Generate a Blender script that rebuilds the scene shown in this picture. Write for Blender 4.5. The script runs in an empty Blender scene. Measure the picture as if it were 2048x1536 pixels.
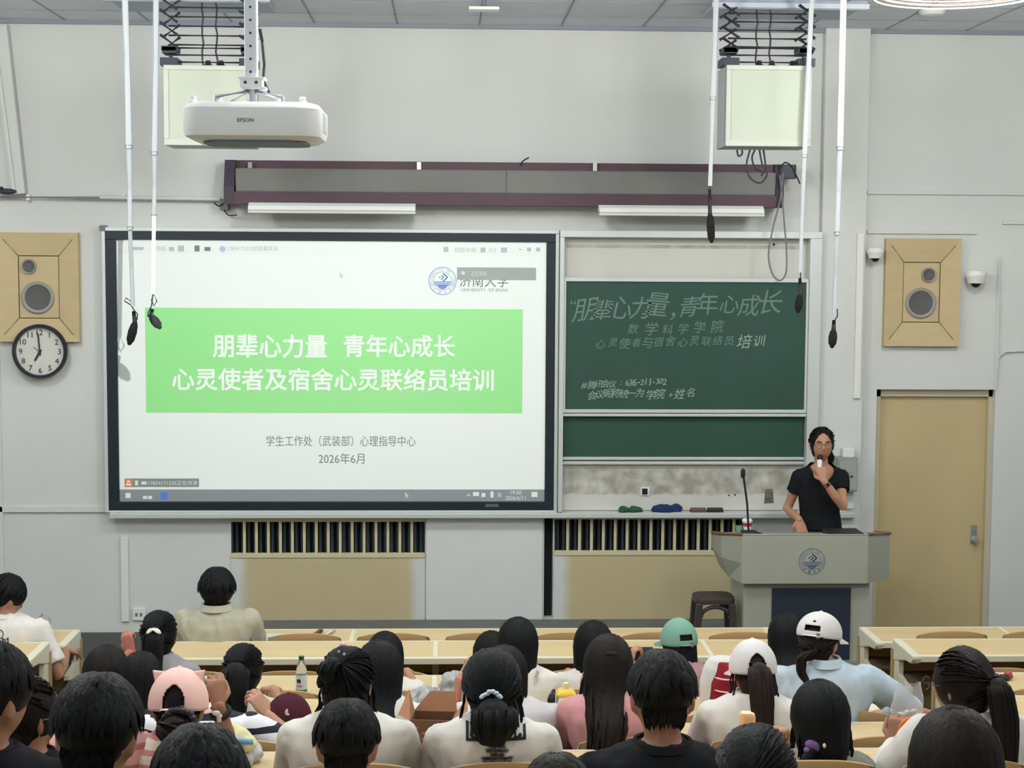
import bpy, math, random
from math import sin, cos, pi, radians, sqrt, atan2, exp
from mathutils import Vector, Matrix, noise
from mathutils.bvhtree import BVHTree
random.seed(11)
S = bpy.context.scene
COL = S.collection
# ---------------------------------------------------------------- camera
FPX = 3200.0
CAMP = Vector((0.0, -11.9, 3.0))
ROLL = 0.006
yc = Vector((-129.0, 253.0, -FPX)).normalized()
zc = Vector((sin(ROLL), cos(ROLL), 0.0))
zc.z = (yc.x * zc.x + yc.y * zc.y) / -yc.z
zc.normalize()
xc = yc.cross(zc)
CAMM = Matrix((xc, yc, zc))
cd = bpy.data.cameras.new('camera')
cd.sensor_width = 36.0
cd.lens = FPX * 36.0 / 2048.0
cd.clip_start = 0.05
cam = bpy.data.objects.new('camera', cd)
COL.objects.link(cam)
cam.matrix_world = Matrix.Translation(CAMP) @ CAMM.to_4x4()
S.camera = cam

def P(px, py, Y):
    """world point seen at photo pixel (px, py) at the depth plane y = Y"""
    d = CAMM @ Vector(((px - 1024.0) / FPX, -(py - 768.0) / FPX, -1.0))
    return CAMP + d * ((Y - CAMP.y) / d.y)
def D(d):            # distance in front of the camera -> world y
    return d + CAMP.y
def rect(x0, y0, x1, y1, Y):
    a, b, c, d = P(x0, y0, Y), P(x1, y0, Y), P(x0, y1, Y), P(x1, y1, Y)
    return (a.x + c.x) / 2, (b.x + d.x) / 2, (c.z + d.z) / 2, (a.z + b.z) / 2   # X0 X1 Z0 Z1
# ---------------------------------------------------------------- world, exposure, lamps of the room
S.view_settings.view_transform = 'Standard'
S.view_settings.look = 'None'
S.view_settings.gamma = 1.0
S.view_settings.use_curve_mapping = False
S.view_settings.exposure = 0.0
w = bpy.data.worlds.new('room_ambient'); S.world = w
w.use_nodes = True
w.node_tree.nodes['Background'].inputs[0].default_value = (0.88, 0.95, 1.0, 1)
w.node_tree.nodes['Background'].inputs[1].default_value = 0.24
CEIL_Z = 4.70
def lamp(x, y, z, rad, power, col=(0.985, 1.0, 0.965)):
    l = bpy.data.lights.new('ceiling_lamp_light', 'POINT')  # point light standing in for an unseen ceiling tube, spread to the upper wall
    l.shadow_soft_size = rad; l.energy = power; l.color = col
    o = bpy.data.objects.new('ceiling_lamp_light', l); COL.objects.link(o)
    o.location = (x, y, z)
for yy, pw in ((-3.1, 98), (-6.2, 112), (-9.4, 50)):
    for xx in (-3.2, 0.0, 3.2):
        lamp(xx, yy, CEIL_Z - 0.42, 0.22, pw)
# ---------------------------------------------------------------- materials
def lin(c):
    return tuple((v / 255.0 / 12.92) if v <= 10 else ((v / 255.0 + 0.055) / 1.055) ** 2.4 for v in c)
MATS = {}
def mat(name, col, rough=0.6, metal=0.0, var=0.0, scale=4.0, bump=0.0, bscale=60.0, spec=0.4, stretch=None, emit=None, alpha=1.0, trans=0.0):
    if name in MATS: return MATS[name]
    m = bpy.data.materials.new(name); m.use_nodes = True
    nt = m.node_tree; b = nt.nodes['Principled BSDF']
    c = lin(col)
    if name.startswith(('screen_', 'ink_', 'avatar', 'emblem_blue', 'emblem_navy', 'emblem_green')): c = tuple(v*0.54 for v in c)   # slide colours on the grey-white board
    b.inputs['Base Color'].default_value = (*c, 1)
    b.inputs['Roughness'].default_value = rough
    b.inputs['Metallic'].default_value = metal
    b.inputs['Specular IOR Level'].default_value = spec
    b.inputs['Alpha'].default_value = alpha
    b.inputs['Transmission Weight'].default_value = trans
    if emit:
        b.inputs['Emission Color'].default_value = (*lin(emit[:3]), 1); b.inputs['Emission Strength'].default_value = emit[3]
    tc = nt.nodes.new('ShaderNodeTexCoord'); mp = nt.nodes.new('ShaderNodeMapping')
    nt.links.new(tc.outputs['Object'], mp.inputs['Vector'])
    if stretch: mp.inputs['Scale'].default_value = stretch
    if var > 0:
        n = nt.nodes.new('ShaderNodeTexNoise'); n.inputs['Scale'].default_value = scale; n.inputs['Detail'].default_value = 5
        r = nt.nodes.new('ShaderNodeValToRGB')
        r.color_ramp.elements[0].position = 0.3; r.color_ramp.elements[1].position = 0.7
        r.color_ramp.elements[0].color = (*[max(0, x * (1 - var)) for x in c], 1)
        r.color_ramp.elements[1].color = (*[min(1, x * (1 + var)) for x in c], 1)
        nt.links.new(mp.outputs[0], n.inputs['Vector']); nt.links.new(n.outputs['Fac'], r.inputs[0]); nt.links.new(r.outputs[0], b.inputs['Base Color'])
    if bump > 0:
        n2 = nt.nodes.new('ShaderNodeTexNoise'); n2.inputs['Scale'].default_value = bscale; n2.inputs['Detail'].default_value = 4
        bp = nt.nodes.new('ShaderNodeBump'); bp.inputs['Strength'].default_value = bump; bp.inputs['Distance'].default_value = 0.01
        nt.links.new(mp.outputs[0], n2.inputs['Vector']); nt.links.new(n2.outputs['Fac'], bp.inputs['Height']); nt.links.new(bp.outputs[0], b.inputs['Normal'])
    MATS[name] = m
    return m
def stripe_mat(name, stops, period, axis='Z', rough=0.8):
    """fabric woven in bands; stops = [(position 0..1, colour)]"""
    if name in MATS: return MATS[name]
    m = bpy.data.materials.new(name); m.use_nodes = True
    nt = m.node_tree; b = nt.nodes['Principled BSDF']; b.inputs['Roughness'].default_value = rough; b.inputs['Specular IOR Level'].default_value = 0.2
    tc = nt.nodes.new('ShaderNodeTexCoord'); sp = nt.nodes.new('ShaderNodeSeparateXYZ'); nt.links.new(tc.outputs['Object'], sp.inputs[0])
    mu = nt.nodes.new('ShaderNodeMath'); mu.operation = 'DIVIDE'; mu.inputs[1].default_value = period
    nt.links.new(sp.outputs[axis], mu.inputs[0])
    fr = nt.nodes.new('ShaderNodeMath'); fr.operation = 'FRACT'; nt.links.new(mu.outputs[0], fr.inputs[0])
    r = nt.nodes.new('ShaderNodeValToRGB'); r.color_ramp.interpolation = 'CONSTANT'
    e = r.color_ramp.elements
    while len(e) < len(stops): e.new(0.5)
    for k, (p, c) in enumerate(stops): e[k].position = p; e[k].color = (*lin(c), 1)
    nt.links.new(fr.outputs[0], r.inputs[0]); nt.links.new(r.outputs[0], b.inputs['Base Color'])
    MATS[name] = m
    return m
def soiled_wall_mat(name, clean, dirty, z0, z1):
    """plaster with a worn, scuffed belt between heights z0 and z1"""
    m = bpy.data.materials.new(name); m.use_nodes = True
    nt = m.node_tree; b = nt.nodes['Principled BSDF']; b.inputs['Roughness'].default_value = 0.85
    g = nt.nodes.new('ShaderNodeNewGeometry'); sp = nt.nodes.new('ShaderNodeSeparateXYZ'); nt.links.new(g.outputs['Position'], sp.inputs[0])
    n = nt.nodes.new('ShaderNodeTexNoise'); n.inputs['Scale'].default_value = 7; n.inputs['Detail'].default_value = 9; n.inputs['Roughness'].default_value = 0.7
    mp = nt.nodes.new('ShaderNodeMapping'); mp.inputs['Scale'].default_value = (0.8, 1, 1.5)
    nt.links.new(g.outputs['Position'], mp.inputs[0]); nt.links.new(mp.outputs[0], n.inputs['Vector'])
    mr = nt.nodes.new('ShaderNodeMath'); mr.operation = 'MULTIPLY_ADD'; mr.inputs[1].default_value = 0.10; nt.links.new(n.outputs['Fac'], mr.inputs[0]); nt.links.new(sp.outputs['Z'], mr.inputs[2])
    r = nt.nodes.new('ShaderNodeMapRange'); r.inputs[1].default_value = z0 + 0.04; r.inputs[2].default_value = z0 + 0.06; nt.links.new(mr.outputs[0], r.inputs[0])
    r2 = nt.nodes.new('ShaderNodeMapRange'); r2.inputs[1].default_value = z1 + 0.05; r2.inputs[2].default_value = z1 + 0.10; r2.inputs[3].default_value = 1; r2.inputs[4].default_value = 0; nt.links.new(mr.outputs[0], r2.inputs[0])
    mm = nt.nodes.new('ShaderNodeMath'); mm.operation = 'MULTIPLY'; nt.links.new(r.outputs[0], mm.inputs[0]); nt.links.new(r2.outputs[0], mm.inputs[1])
    n3 = nt.nodes.new('ShaderNodeTexNoise'); n3.inputs['Scale'].default_value = 16; n3.inputs['Detail'].default_value = 8
    r3 = nt.nodes.new('ShaderNodeMapRange'); r3.inputs[1].default_value = 0.3; r3.inputs[2].default_value = 0.6; nt.links.new(n3.outputs['Fac'], r3.inputs[0])
    m3 = nt.nodes.new('ShaderNodeMath'); m3.operation = 'MULTIPLY'; nt.links.new(mm.outputs[0], m3.inputs[0]); nt.links.new(r3.outputs[0], m3.inputs[1])
    mx = nt.nodes.new('ShaderNodeMixRGB'); mx.inputs[1].default_value = (*lin(clean), 1); mx.inputs[2].default_value = (*lin(dirty), 1)
    nt.links.new(m3.outputs[0], mx.inputs[0]); nt.links.new(mx.outputs[0], b.inputs['Base Color'])
    return m
def pale_edged_panel_mat(name, tan, white, x0, x1, wd):
    """tan board that turns pale along both side edges"""
    m = bpy.data.materials.new(name); m.use_nodes = True
    nt = m.node_tree; b = nt.nodes['Principled BSDF']; b.inputs['Roughness'].default_value = 0.6
    g = nt.nodes.new('ShaderNodeNewGeometry'); sp = nt.nodes.new('ShaderNodeSeparateXYZ'); nt.links.new(g.outputs['Position'], sp.inputs[0])
    n = nt.nodes.new('ShaderNodeTexNoise'); n.inputs['Scale'].default_value = 5; n.inputs['Detail'].default_value = 6; nt.links.new(g.outputs['Position'], n.inputs['Vector'])
    a = nt.nodes.new('ShaderNodeMath'); a.operation = 'SUBTRACT'; nt.links.new(sp.outputs['X'], a.inputs[0]); a.inputs[1].default_value = (x0 + x1) / 2
    ab = nt.nodes.new('ShaderNodeMath'); ab.operation = 'ABSOLUTE'; nt.links.new(a.outputs[0], ab.inputs[0])
    ad = nt.nodes.new('ShaderNodeMath'); ad.operation = 'MULTIPLY_ADD'; ad.inputs[1].default_value = 0.06; nt.links.new(n.outputs['Fac'], ad.inputs[0]); nt.links.new(ab.outputs[0], ad.inputs[2])
    h = (x1 - x0) / 2
    r = nt.nodes.new('ShaderNodeMapRange'); r.inputs[1].default_value = h - wd + 0.03; r.inputs[2].default_value = h - wd * 0.45 + 0.03; nt.links.new(ad.outputs[0], r.inputs[0])
    rr = nt.nodes.new('ShaderNodeValToRGB'); rr.color_ramp.elements[0].color = (*[v * 0.93 for v in lin(tan)], 1); rr.color_ramp.elements[1].color = (*[v * 1.05 for v in lin(tan)], 1); nt.links.new(n.outputs['Fac'], rr.inputs[0])
    mx = nt.nodes.new('ShaderNodeMixRGB'); mx.inputs[2].default_value = (*lin(white), 1); nt.links.new(rr.outputs[0], mx.inputs[1])
    nt.links.new(r.outputs[0], mx.inputs[0]); nt.links.new(mx.outputs[0], b.inputs['Base Color'])
    return m
# ---------------------------------------------------------------- mesh builder
def basis(t):
    t = t.normalized()
    a = Vector((0, 0, 1)) if abs(t.z) < 0.9 else Vector((0, 1, 0))
    u = t.cross(a).normalized(); v = u.cross(t).normalized()
    return u, v
class MB:
    def __init__(s): s.v = []; s.f = []
    def add(s, vs, fs):
        o = len(s.v); s.v += [Vector(p) for p in vs]; s.f += [tuple(i + o for i in f) for f in fs]; return s
    def box(s, x0, x1, y0, y1, z0, z1):
        if x0 > x1: x0, x1 = x1, x0
        if y0 > y1: y0, y1 = y1, y0
        if z0 > z1: z0, z1 = z1, z0
        return s.add([(x0,y0,z0),(x1,y0,z0),(x1,y1,z0),(x0,y1,z0),(x0,y0,z1),(x1,y0,z1),(x1,y1,z1),(x0,y1,z1)],
                     [(0,3,2,1),(4,5,6,7),(0,1,5,4),(1,2,6,5),(2,3,7,6),(3,0,4,7)])
    def obox(s, c, size, R=None):
        R = R or Matrix.Identity(3); c = Vector(c); q = []
        for z in (-1, 1):
            for x, y in ((-1,-1),(1,-1),(1,1),(-1,1)):
                q.append(c + R @ Vector((x*size[0]/2, y*size[1]/2, z*size[2]/2)))
        return s.add(q, [(0,3,2,1),(4,5,6,7),(0,1,5,4),(1,2,6,5),(2,3,7,6),(3,0,4,7)])
    def rbox(s, x0, x1, y0, y1, z0, z1, r=0.01, n=3):
        """box with rounded vertical edges"""
        pl = []
        for cx, cy, a0 in ((x1-r, y1-r, 0), (x0+r, y1-r, pi/2), (x0+r, y0+r, pi), (x1-r, y0+r, 1.5*pi)):
            for k in range(n + 1):
                a = a0 + pi/2*k/n; pl.append((cx + r*cos(a), cy + r*sin(a)))
        return s.loft([[(x, y, z0) for x, y in pl], [(x, y, z1) for x, y in pl]])
    def loft(s, rings, caps=True, closed=True):
        n = len(rings[0]); vs = [p for r in rings for p in r]; fs = []
        for i in range(len(rings) - 1):
            for j in range(n if closed else n - 1):
                k = (j + 1) % n
                fs.append((i*n+j, i*n+k, (i+1)*n+k, (i+1)*n+j))
        if caps:
            fs.append(tuple(reversed(range(n)))); fs.append(tuple(range((len(rings)-1)*n, len(rings)*n)))
        return s.add(vs, fs)
    def tube(s, pts, r, n=8, flat=1.0, caps=True):
        pts = [Vector(p) for p in pts]; m = len(pts)
        rs = r if isinstance(r, (list, tuple)) else [r] * m
        rings = []; u = None
        for i, p in enumerate(pts):
            t = (pts[min(i+1, m-1)] - pts[max(i-1, 0)])
            if t.length < 1e-9: t = Vector((0, 0, 1))
            t.normalize()
            if u is None: u, v = basis(t)
            else:
                u = (u - t * u.dot(t))
                if u.length < 1e-6: u, _ = basis(t)
                u.normalize(); v = t.cross(u)
            rings.append([p + (u*cos(2*pi*k/n) + v*sin(2*pi*k/n)*flat) * rs[i] for k in range(n)])
        return s.loft(rings, caps)
    def capsule(s, pts, rs, n=12):
        """tube with rounded ends"""
        pts = [Vector(p) for p in pts]
        rs = rs if isinstance(rs, (list, tuple)) else [rs] * len(pts)
        a = (pts[0] - pts[1]).normalized(); b = (pts[-1] - pts[-2]).normalized()
        P0 = [pts[0] + a*rs[0]*k for k in (0.97, 0.75, 0.4)]; R0 = [rs[0]*k for k in (0.25, 0.66, 0.92)]
        P1 = [pts[-1] + b*rs[-1]*k for k in (0.4, 0.75, 0.97)]; R1 = [rs[-1]*k for k in (0.92, 0.66, 0.25)]
        return s.tube(P0 + pts + P1, R0 + list(rs) + R1, n)
    def ell(s, c, r, R=None, nu=16, nv=10, fn=None):
        c = Vector(c); R = R or Matrix.Identity(3); vs = []; fs = []
        for i in range(nv + 1):
            th = pi * i / nv
            for j in range(nu):
                ph = 2*pi*j/nu
                q = Vector((sin(th)*cos(ph), sin(th)*sin(ph), cos(th)))
                p = Vector((q.x*r[0], q.y*r[1], q.z*r[2])) if fn is None else fn(q)
                vs.append(c + R @ p)
        for i in range(nv):
            for j in range(nu):
                k = (j+1) % nu
                fs.append((i*nu+j, (i+1)*nu+j, (i+1)*nu+k, i*nu+k))
        return s.add(vs, fs)
    def lathe(s, prof, c=(0,0,0), n=20, R=None):
        R = R or Matrix.Identity(3); c = Vector(c)
        return s.loft([[c + R @ Vector((r*cos(2*pi*k/n), r*sin(2*pi*k/n), z)) for k in range(n)] for r, z in prof])
    def torus(s, prof, c, n=40, R=None):
        R = R or Matrix.Identity(3); c = Vector(c); m = len(prof); vs = []; fs = []
        for k in range(n):
            a = 2*pi*k/n
            for r, z in prof: vs.append(c + R @ Vector((r*cos(a), r*sin(a), z)))
        for k in range(n):
            for j in range(m):
                fs.append((k*m+j, k*m+(j+1) % m, ((k+1) % n)*m+(j+1) % m, ((k+1) % n)*m+j))
        return s.add(vs, fs)
    def prism(s, poly, a, b, axes='xzy'):
        """2-D polygon extruded along the third axis"""
        def mk(u, v, t):
            d = {axes[0]: u, axes[1]: v, axes[2]: t}; return Vector((d['x'], d['y'], d['z']))
        return s.loft([[mk(u, v, a) for u, v in poly], [mk(u, v, b) for u, v in poly]])
    def ring(s, c, r0, r1, y0, y1, n=40, a0=0.0, a1=2*pi):
        """flat annulus in the XZ plane, thick along y"""
        c = Vector(c); rings = []; full = abs(a1 - a0 - 2*pi) < 1e-6
        for k in range(n + 1):
            a = a0 + (a1 - a0)*k/n; e = Vector((cos(a), 0, sin(a)))
            rings.append([c + e*r0 + Vector((0,y0,0)), c + e*r1 + Vector((0,y0,0)), c + e*r1 + Vector((0,y1,0)), c + e*r0 + Vector((0,y1,0))])
        return s.loft(rings, caps=not full)
    def disc(s, c, r, y0, y1, n=32):
        return s.prism([(c[0] + r*cos(2*pi*k/n), c[2] + r*sin(2*pi*k/n)) for k in range(n)], y0, y1)
    def text(s, txt, c, height=None, width=None, right=(1,0,0), up=(0,0,1), bold=0.0, rot=0.0, thick=0.0, res=3, em=None):
        if bold > 0:
            for k, (bx, by) in enumerate(((1, 0), (-1, 0), (0, 1), (0, -1))):
                hh = (height or 0.1)*bold; q_ = Vector(right)*bx*hh + Vector(up)*by*hh + Vector((0, -0.00005*(k+1), 0))
                s.text(txt, Vector(c) + q_, height, width, right, up, 0.0, rot, thick, res, em)
        vs, fs = text_geo(txt, 0.0, res)
        if not vs: return s
        xs = [p[0] for p in vs]; ys = [p[1] for p in vs]
        wx, hy = max(xs)-min(xs), max(ys)-min(ys)
        if height is None and width is None: height = 1
        sx = sy = (height/hy if height else width/wx)
        if height and width: sx = width/wx
        if em: sx = sy = em/0.78
        mx, my = (max(xs)+min(xs))/2, (max(ys)+min(ys))/2
        right = Vector(right); up = Vector(up); nrm = right.cross(up); c = Vector(c)
        q = []
        for x, y in vs:
            a, b = (x-mx)*sx, (y-my)*sy
            a, b = a*cos(rot)-b*sin(rot), a*sin(rot)+b*cos(rot)
            q.append(c + right*a + up*b)
        return s.add(q, fs)
    def xform(s, M):
        s.v = [M @ p for p in s.v]; return s
    def mesh(s, name, off=Vector((0,0,0))):
        me = bpy.data.meshes.new(name)
        me.from_pydata([tuple(p - off) for p in s.v], [], s.f); me.validate(); me.update()
        return me
TXT = {}
def text_geo(txt, bold, res):
    k = (txt, bold, res)
    if k in TXT: return TXT[k]
    cu = bpy.data.curves.new('t', 'FONT'); cu.body = txt; cu.offset = bold; cu.resolution_u = res
    o = bpy.data.objects.new('t', cu); COL.objects.link(o)
    dg = bpy.context.evaluated_depsgraph_get(); me = o.evaluated_get(dg).to_mesh()
    vs = [(v.co.x, v.co.y) for v in me.vertices]; fs = [tuple(p.vertices) for p in me.polygons]
    o.evaluated_get(dg).to_mesh_clear()
    bpy.data.objects.remove(o); bpy.data.curves.remove(cu)
    TXT[k] = (vs, fs)
    return vs, fs
OFF = {}
def smooth(me, on=True, angle=None):
    for p in me.polygons: p.use_smooth = on
    if angle:
        try: me.set_sharp_from_angle(angle=angle)
        except Exception: pass
def obj(name, mb, m, parent=None, sm=None, bevel=0.0, label=None):
    if parent is not None: off = OFF[parent.name]
    else:
        xs = [p.x for p in mb.v]; ys = [p.y for p in mb.v]; zs = [p.z for p in mb.v]
        off = Vector(((min(xs)+max(xs))/2, (min(ys)+max(ys))/2, min(zs)))
    me = mb.mesh(name, off) if isinstance(mb, MB) else mb
    o = bpy.data.objects.new(name, me); COL.objects.link(o)
    if m: me.materials.append(m)
    if parent is not None: o.parent = parent
    else: o.location = off
    OFF[o.name] = off
    if sm: smooth(me, True, radians(sm))
    if bevel > 0:
        b = o.modifiers.new('bevel', 'BEVEL'); b.width = bevel; b.segments = 2; b.limit_method = 'ANGLE'; b.angle_limit = radians(40)
    if label: o['label'] = label
    return o
def thing(name, label, cat, loc, group=None):
    o = bpy.data.objects.new(name, None); COL.objects.link(o); o.location = loc; o.empty_display_size = 0.1
    OFF[o.name] = Vector(loc)
    o['label'] = label; o['category'] = cat
    if group: o['group'] = group
    return o
def tag(o, label, cat, group=None):
    o['label'] = label; o['category'] = cat
    if group: o['group'] = group
    return o
def struct(name, mb, m, label=None, bevel=0.0, parent=None, sm=None):
    o = obj(name, mb, m, parent, bevel=bevel, sm=sm)
    if parent is None: o['kind'] = 'structure'
    if label: o['label'] = label
    return o
def remesh(mb, voxel, it=3, name='r', wrinkle=0.0, wscale=9.0, squash=0.6):
    """fuse overlapping closed pieces into one continuous skin"""
    me = mb.mesh(name); o = bpy.data.objects.new(name, me); COL.objects.link(o)
    r = o.modifiers.new('r', 'REMESH'); r.mode = 'VOXEL'; r.voxel_size = voxel; r.use_smooth_shade = True
    if it:
        sm = o.modifiers.new('s', 'SMOOTH'); sm.factor = 0.5; sm.iterations = it
    dg = bpy.context.evaluated_depsgraph_get()
    m2 = bpy.data.meshes.new_from_object(o.evaluated_get(dg))
    bpy.data.objects.remove(o); bpy.data.meshes.remove(me)
    out = MB(); out.v = [v.co.copy() for v in m2.vertices]; out.f = [tuple(p.vertices) for p in m2.polygons]
    if wrinkle:
        nr = [v.normal.copy() for v in m2.vertices]
        for i, p in enumerate(out.v):
            q = Vector((p.x*wscale, p.y*wscale, p.z*wscale*squash))
            a = noise.noise(q); b = 1 - abs(noise.noise(q*1.7 + Vector((3, 7, 1))))
            out.v[i] = p + nr[i]*wrinkle*(a*0.8 + (b-0.75)*1.6)
    bpy.data.meshes.remove(m2)
    return out
# ---------------------------------------------------------------- common materials
M_wall = mat('painted_plaster', (209, 211, 208), 0.85, var=0.03, scale=1.2, bump=0.03, bscale=90)
M_lowwall = mat('lower_plaster', (206, 206, 200), 0.8, var=0.03, scale=1.6)
M_ceil = mat('ceiling_tile', (205, 210, 218), 0.8, var=0.03, scale=3)
M_grid = mat('ceiling_joint', (140, 146, 156), 0.7)
M_floor = mat('terrazzo_floor', (128, 130, 126), 0.45, var=0.12, scale=30)
M_plat = mat('platform_screed', (104, 106, 102), 0.7, var=0.1, scale=8)
M_base = mat('baseboard_grey', (92, 94, 92), 0.6, var=0.06)
M_alu = mat('anodised_aluminium', (206, 210, 208), 0.4, 0.25)
M_white = mat('white_enamel', (222, 224, 220), 0.45)
M_offw = mat('white_plastic', (226, 226, 222), 0.4)
M_black = mat('black_plastic', (22, 23, 25), 0.5)
M_dark = mat('dark_metal', (62, 64, 72), 0.5, 0.4)
M_steel = mat('brushed_steel', (176, 178, 180), 0.35, 0.7)
M_greywall = mat('grey_cable', (120, 120, 120), 0.6)
# ================================================================ ROOM
def cells(mb, x0, x1, z0, z1, holes, y0, y1):
    xs = sorted({x0, x1, *[h[0] for h in holes], *[h[1] for h in holes]})
    zs = sorted({z0, z1, *[h[2] for h in holes], *[h[3] for h in holes]})
    for a, b in zip(xs, xs[1:]):
        for c, d in zip(zs, zs[1:]):
            mx, mz = (a+b)/2, (c+d)/2
            if any(h[0] < mx < h[1] and h[2] < mz < h[3] for h in holes): continue
            mb.box(a, b, y0, y1, c, d)
PLZ = 0.28
n1 = rect(463, 1036, 850, 1252, 0.0); n2 = rect(1108, 1034, 1492, 1250, 0.0)
n1 = (n1[0], n1[1], PLZ, n1[3]); n2 = (n2[0], n2[1], PLZ, n2[3])
gap = rect(1088, 1034, 1106, 1254, 0.0); gap = (gap[0], gap[1], PLZ, gap[3])
dr = rect(1746, 779, 1986, 1325, 0.0); dr = (dr[0], dr[1], 0.0, dr[3])
mb = MB(); cells(mb, -6.2, 6.2, 0, CEIL_Z, [n1, n2, gap, dr], 0.0, 0.35)
struct('wall_front', mb, M_wall, 'pale plaster front wall')
mb = MB().box(-6.5, 6.5, -14, 0.4, -0.25, 0.0); struct('floor', mb, M_floor)
PX0, PX1 = P(455, 1250, -0.9).x, P(1746, 1300, -1.2).x
# raised teaching platform
mb = MB().box(PX0, PX1, -1.75, 0.0, 0.0, PLZ); o = struct('trim_1', mb, M_plat, 'low grey teaching platform along the front wall', bevel=0.01)
# stepped floor under the rows
ROWFLOOR = {1: 0.0, 2: 0.0, 3: 0.13, 4: 0.26, 5: 0.39, 6: 0.52, 7: 0.65, 8: 0.78, 9: 0.91}
SB = {k: 8.9 - 0.77*(k-1) for k in range(1, 10)}          # distance of each row's seat backs
mb = MB()
for k in range(3, 10):
    mb.box(-6.2, 6.2, -14 + 0.001*k, D(SB[k] + 0.62), 0.0, ROWFLOOR[k])
struct('floor_tier', mb, M_floor, 'stepped floor under the seat rows')
mb = MB().box(-6.2, 6.2, -14, 0.4, CEIL_Z, CEIL_Z + 0.12); ceil = struct('ceiling', mb, M_ceil, 'suspended ceiling of large square tiles')
mb = MB()
T = 0.6; ox = P(791, 30, 0).x
ox = CAMP.x + (P(791, 30, 0) - CAMP).x * ((CEIL_Z - CAMP.z) / (P(791, 30, 0) - CAMP).z)
for i in range(-11, 11):
    x = ox + i*T; mb.box(x-0.006, x+0.006, -13.5, 0.0, CEIL_Z-0.004, CEIL_Z+0.01)
for j in range(0, 16):
    y = -0.5 - j*T; mb.box(-6.2, 6.2, y-0.006, y+0.006, CEIL_Z-0.004, CEIL_Z+0.01)
mb.box(-6.2, 6.2, -0.03, 0.0, CEIL_Z-0.03, CEIL_Z)
struct('ceiling_grid', mb, M_grid, 'thin grey joints between the ceiling tiles', parent=ceil)
struct('wall_left', MB().box(-6.4, -6.2, -14, 0.4, 0, CEIL_Z), M_wall)
struct('wall_right', MB().box(6.2, 6.4, -14, 0.4, 0, CEIL_Z), M_wall)
struct('baseboard_left', MB().box(-6.2, PX0, -0.025, 0, 0, 0.19), M_base)
struct('baseboard_right', MB().box(PX1, dr[0], -0.025, 0, 0, 0.19), mat('baseboard_pale', (150, 156, 148), 0.6))
# pilaster between board and door
pil = rect(1640, 65, 1728, 1250, -0.07)
struct('trim_2', MB().box(pil[0], pil[1], -0.07, 0, 0, CEIL_Z), M_wall, 'shallow plaster pilaster beside the board', bevel=0.006)
# thin ledges and panel joints on the wall
def strip(name, a, label, dep=0.02, m=M_wall):
    r = rect(*a, 0.0); return struct(name, MB().box(r[0], r[1], -dep, 0, r[2], r[3]), m, label, bevel=0.003)
strip('trim_3', (1734, 383, 2120, 390), 'thin ledge across the wall above the door')
strip('trim_4', (1734, 462, 1952, 468), 'thin ledge above the right wall speaker')
strip('trim_5', (-60, 1012, 214, 1024), 'thin dado ledge on the left wall')
strip('trim_6', (2004, 442, 2140, 449), 'thin ledge at the right edge of the wall')
strip('trim_7', (-2, 690, 6, 1268), 'thin vertical joint strip at the left edge')
# centre white panel between niches, with the dark slot beside it
cp = rect(852, 1036, 1085, 1253, -0.02)
struct('trim_8', MB().box(cp[0], cp[1], -0.025, 0, PLZ, cp[3]), mat('white_panel', (214, 216, 213), 0.7, var=0.02), 'plain white panel between the two radiator niches', bevel=0.004)
struct('trim_9', MB().box(gap[0], gap[1], 0.12, 0.14, PLZ, gap[3]), mat('slot_dark', (34, 38, 38), 0.8), 'dark narrow slot beside the white panel')
# ---------------------------------------------------------------- radiator niches
M_tan = (192, 178, 140)
def niche(r, bars, label, ztop, zmid, nm):
    t = thing('radiator_niche', label, 'radiator cover', ((r[0]+r[1])/2, -0.02, PLZ))
    x0, x1 = r[0], r[1]
    obj('recess', MB().box(x0, x1, 0.16, 0.18, PLZ, r[3]).box(x0, x0+0.012, 0.0, 0.16, PLZ, r[3]).box(x1-0.012, x1, 0.0, 0.16, PLZ, r[3]), mat('recess_dark', (44, 52, 54), 0.8), t)
    f = MB()
    n = int((x1-x0)/0.045)
    for i in range(n):
        x = x0 + 0.03 + i*(x1-x0-0.06)/(n-1); f.rbox(x-0.012, x+0.012, 0.08, 0.15, zmid-0.02, ztop+0.02, 0.008)
    obj('radiator_fins', f, mat('radiator_iron', (74, 86, 92), 0.5, 0.2), t)
    fr = MB().box(x0, x1, -0.02, 0.02, ztop, ztop+0.035).box(x0, x1, -0.02, 0.02, zmid-0.03, zmid+0.005)
    obj('rail', fr, mat('cream_wood', (205, 196, 160), 0.5), t, bevel=0.003)
    for i in range(bars):
        x = x0 + 0.01 + (i + 1.0)*(x1-x0-0.02)/(bars+1)
        obj('slat', MB().box(x-0.0105, x+0.0105, -0.015, 0.012, zmid, ztop), MATS['cream_wood'], t, bevel=0.002)
    obj('lower_panel', MB().box(x0, x1, -0.012, 0.012, PLZ, zmid-0.03), pale_edged_panel_mat('niche_panel_' + nm, M_tan, (205, 208, 204), x0, x1, 0.13), t)
za = P(650, 1043, 0).z; zb = P(650, 1107, 0).z
niche(n1, 15, 'tan slatted radiator niche under the projected screen', za, zb, 'one')
za = P(1290, 1038, 0).z; zb = P(1290, 1102, 0).z
niche(n2, 15, 'tan slatted radiator niche under the chalkboard, behind the stool', za, zb, 'two')
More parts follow.
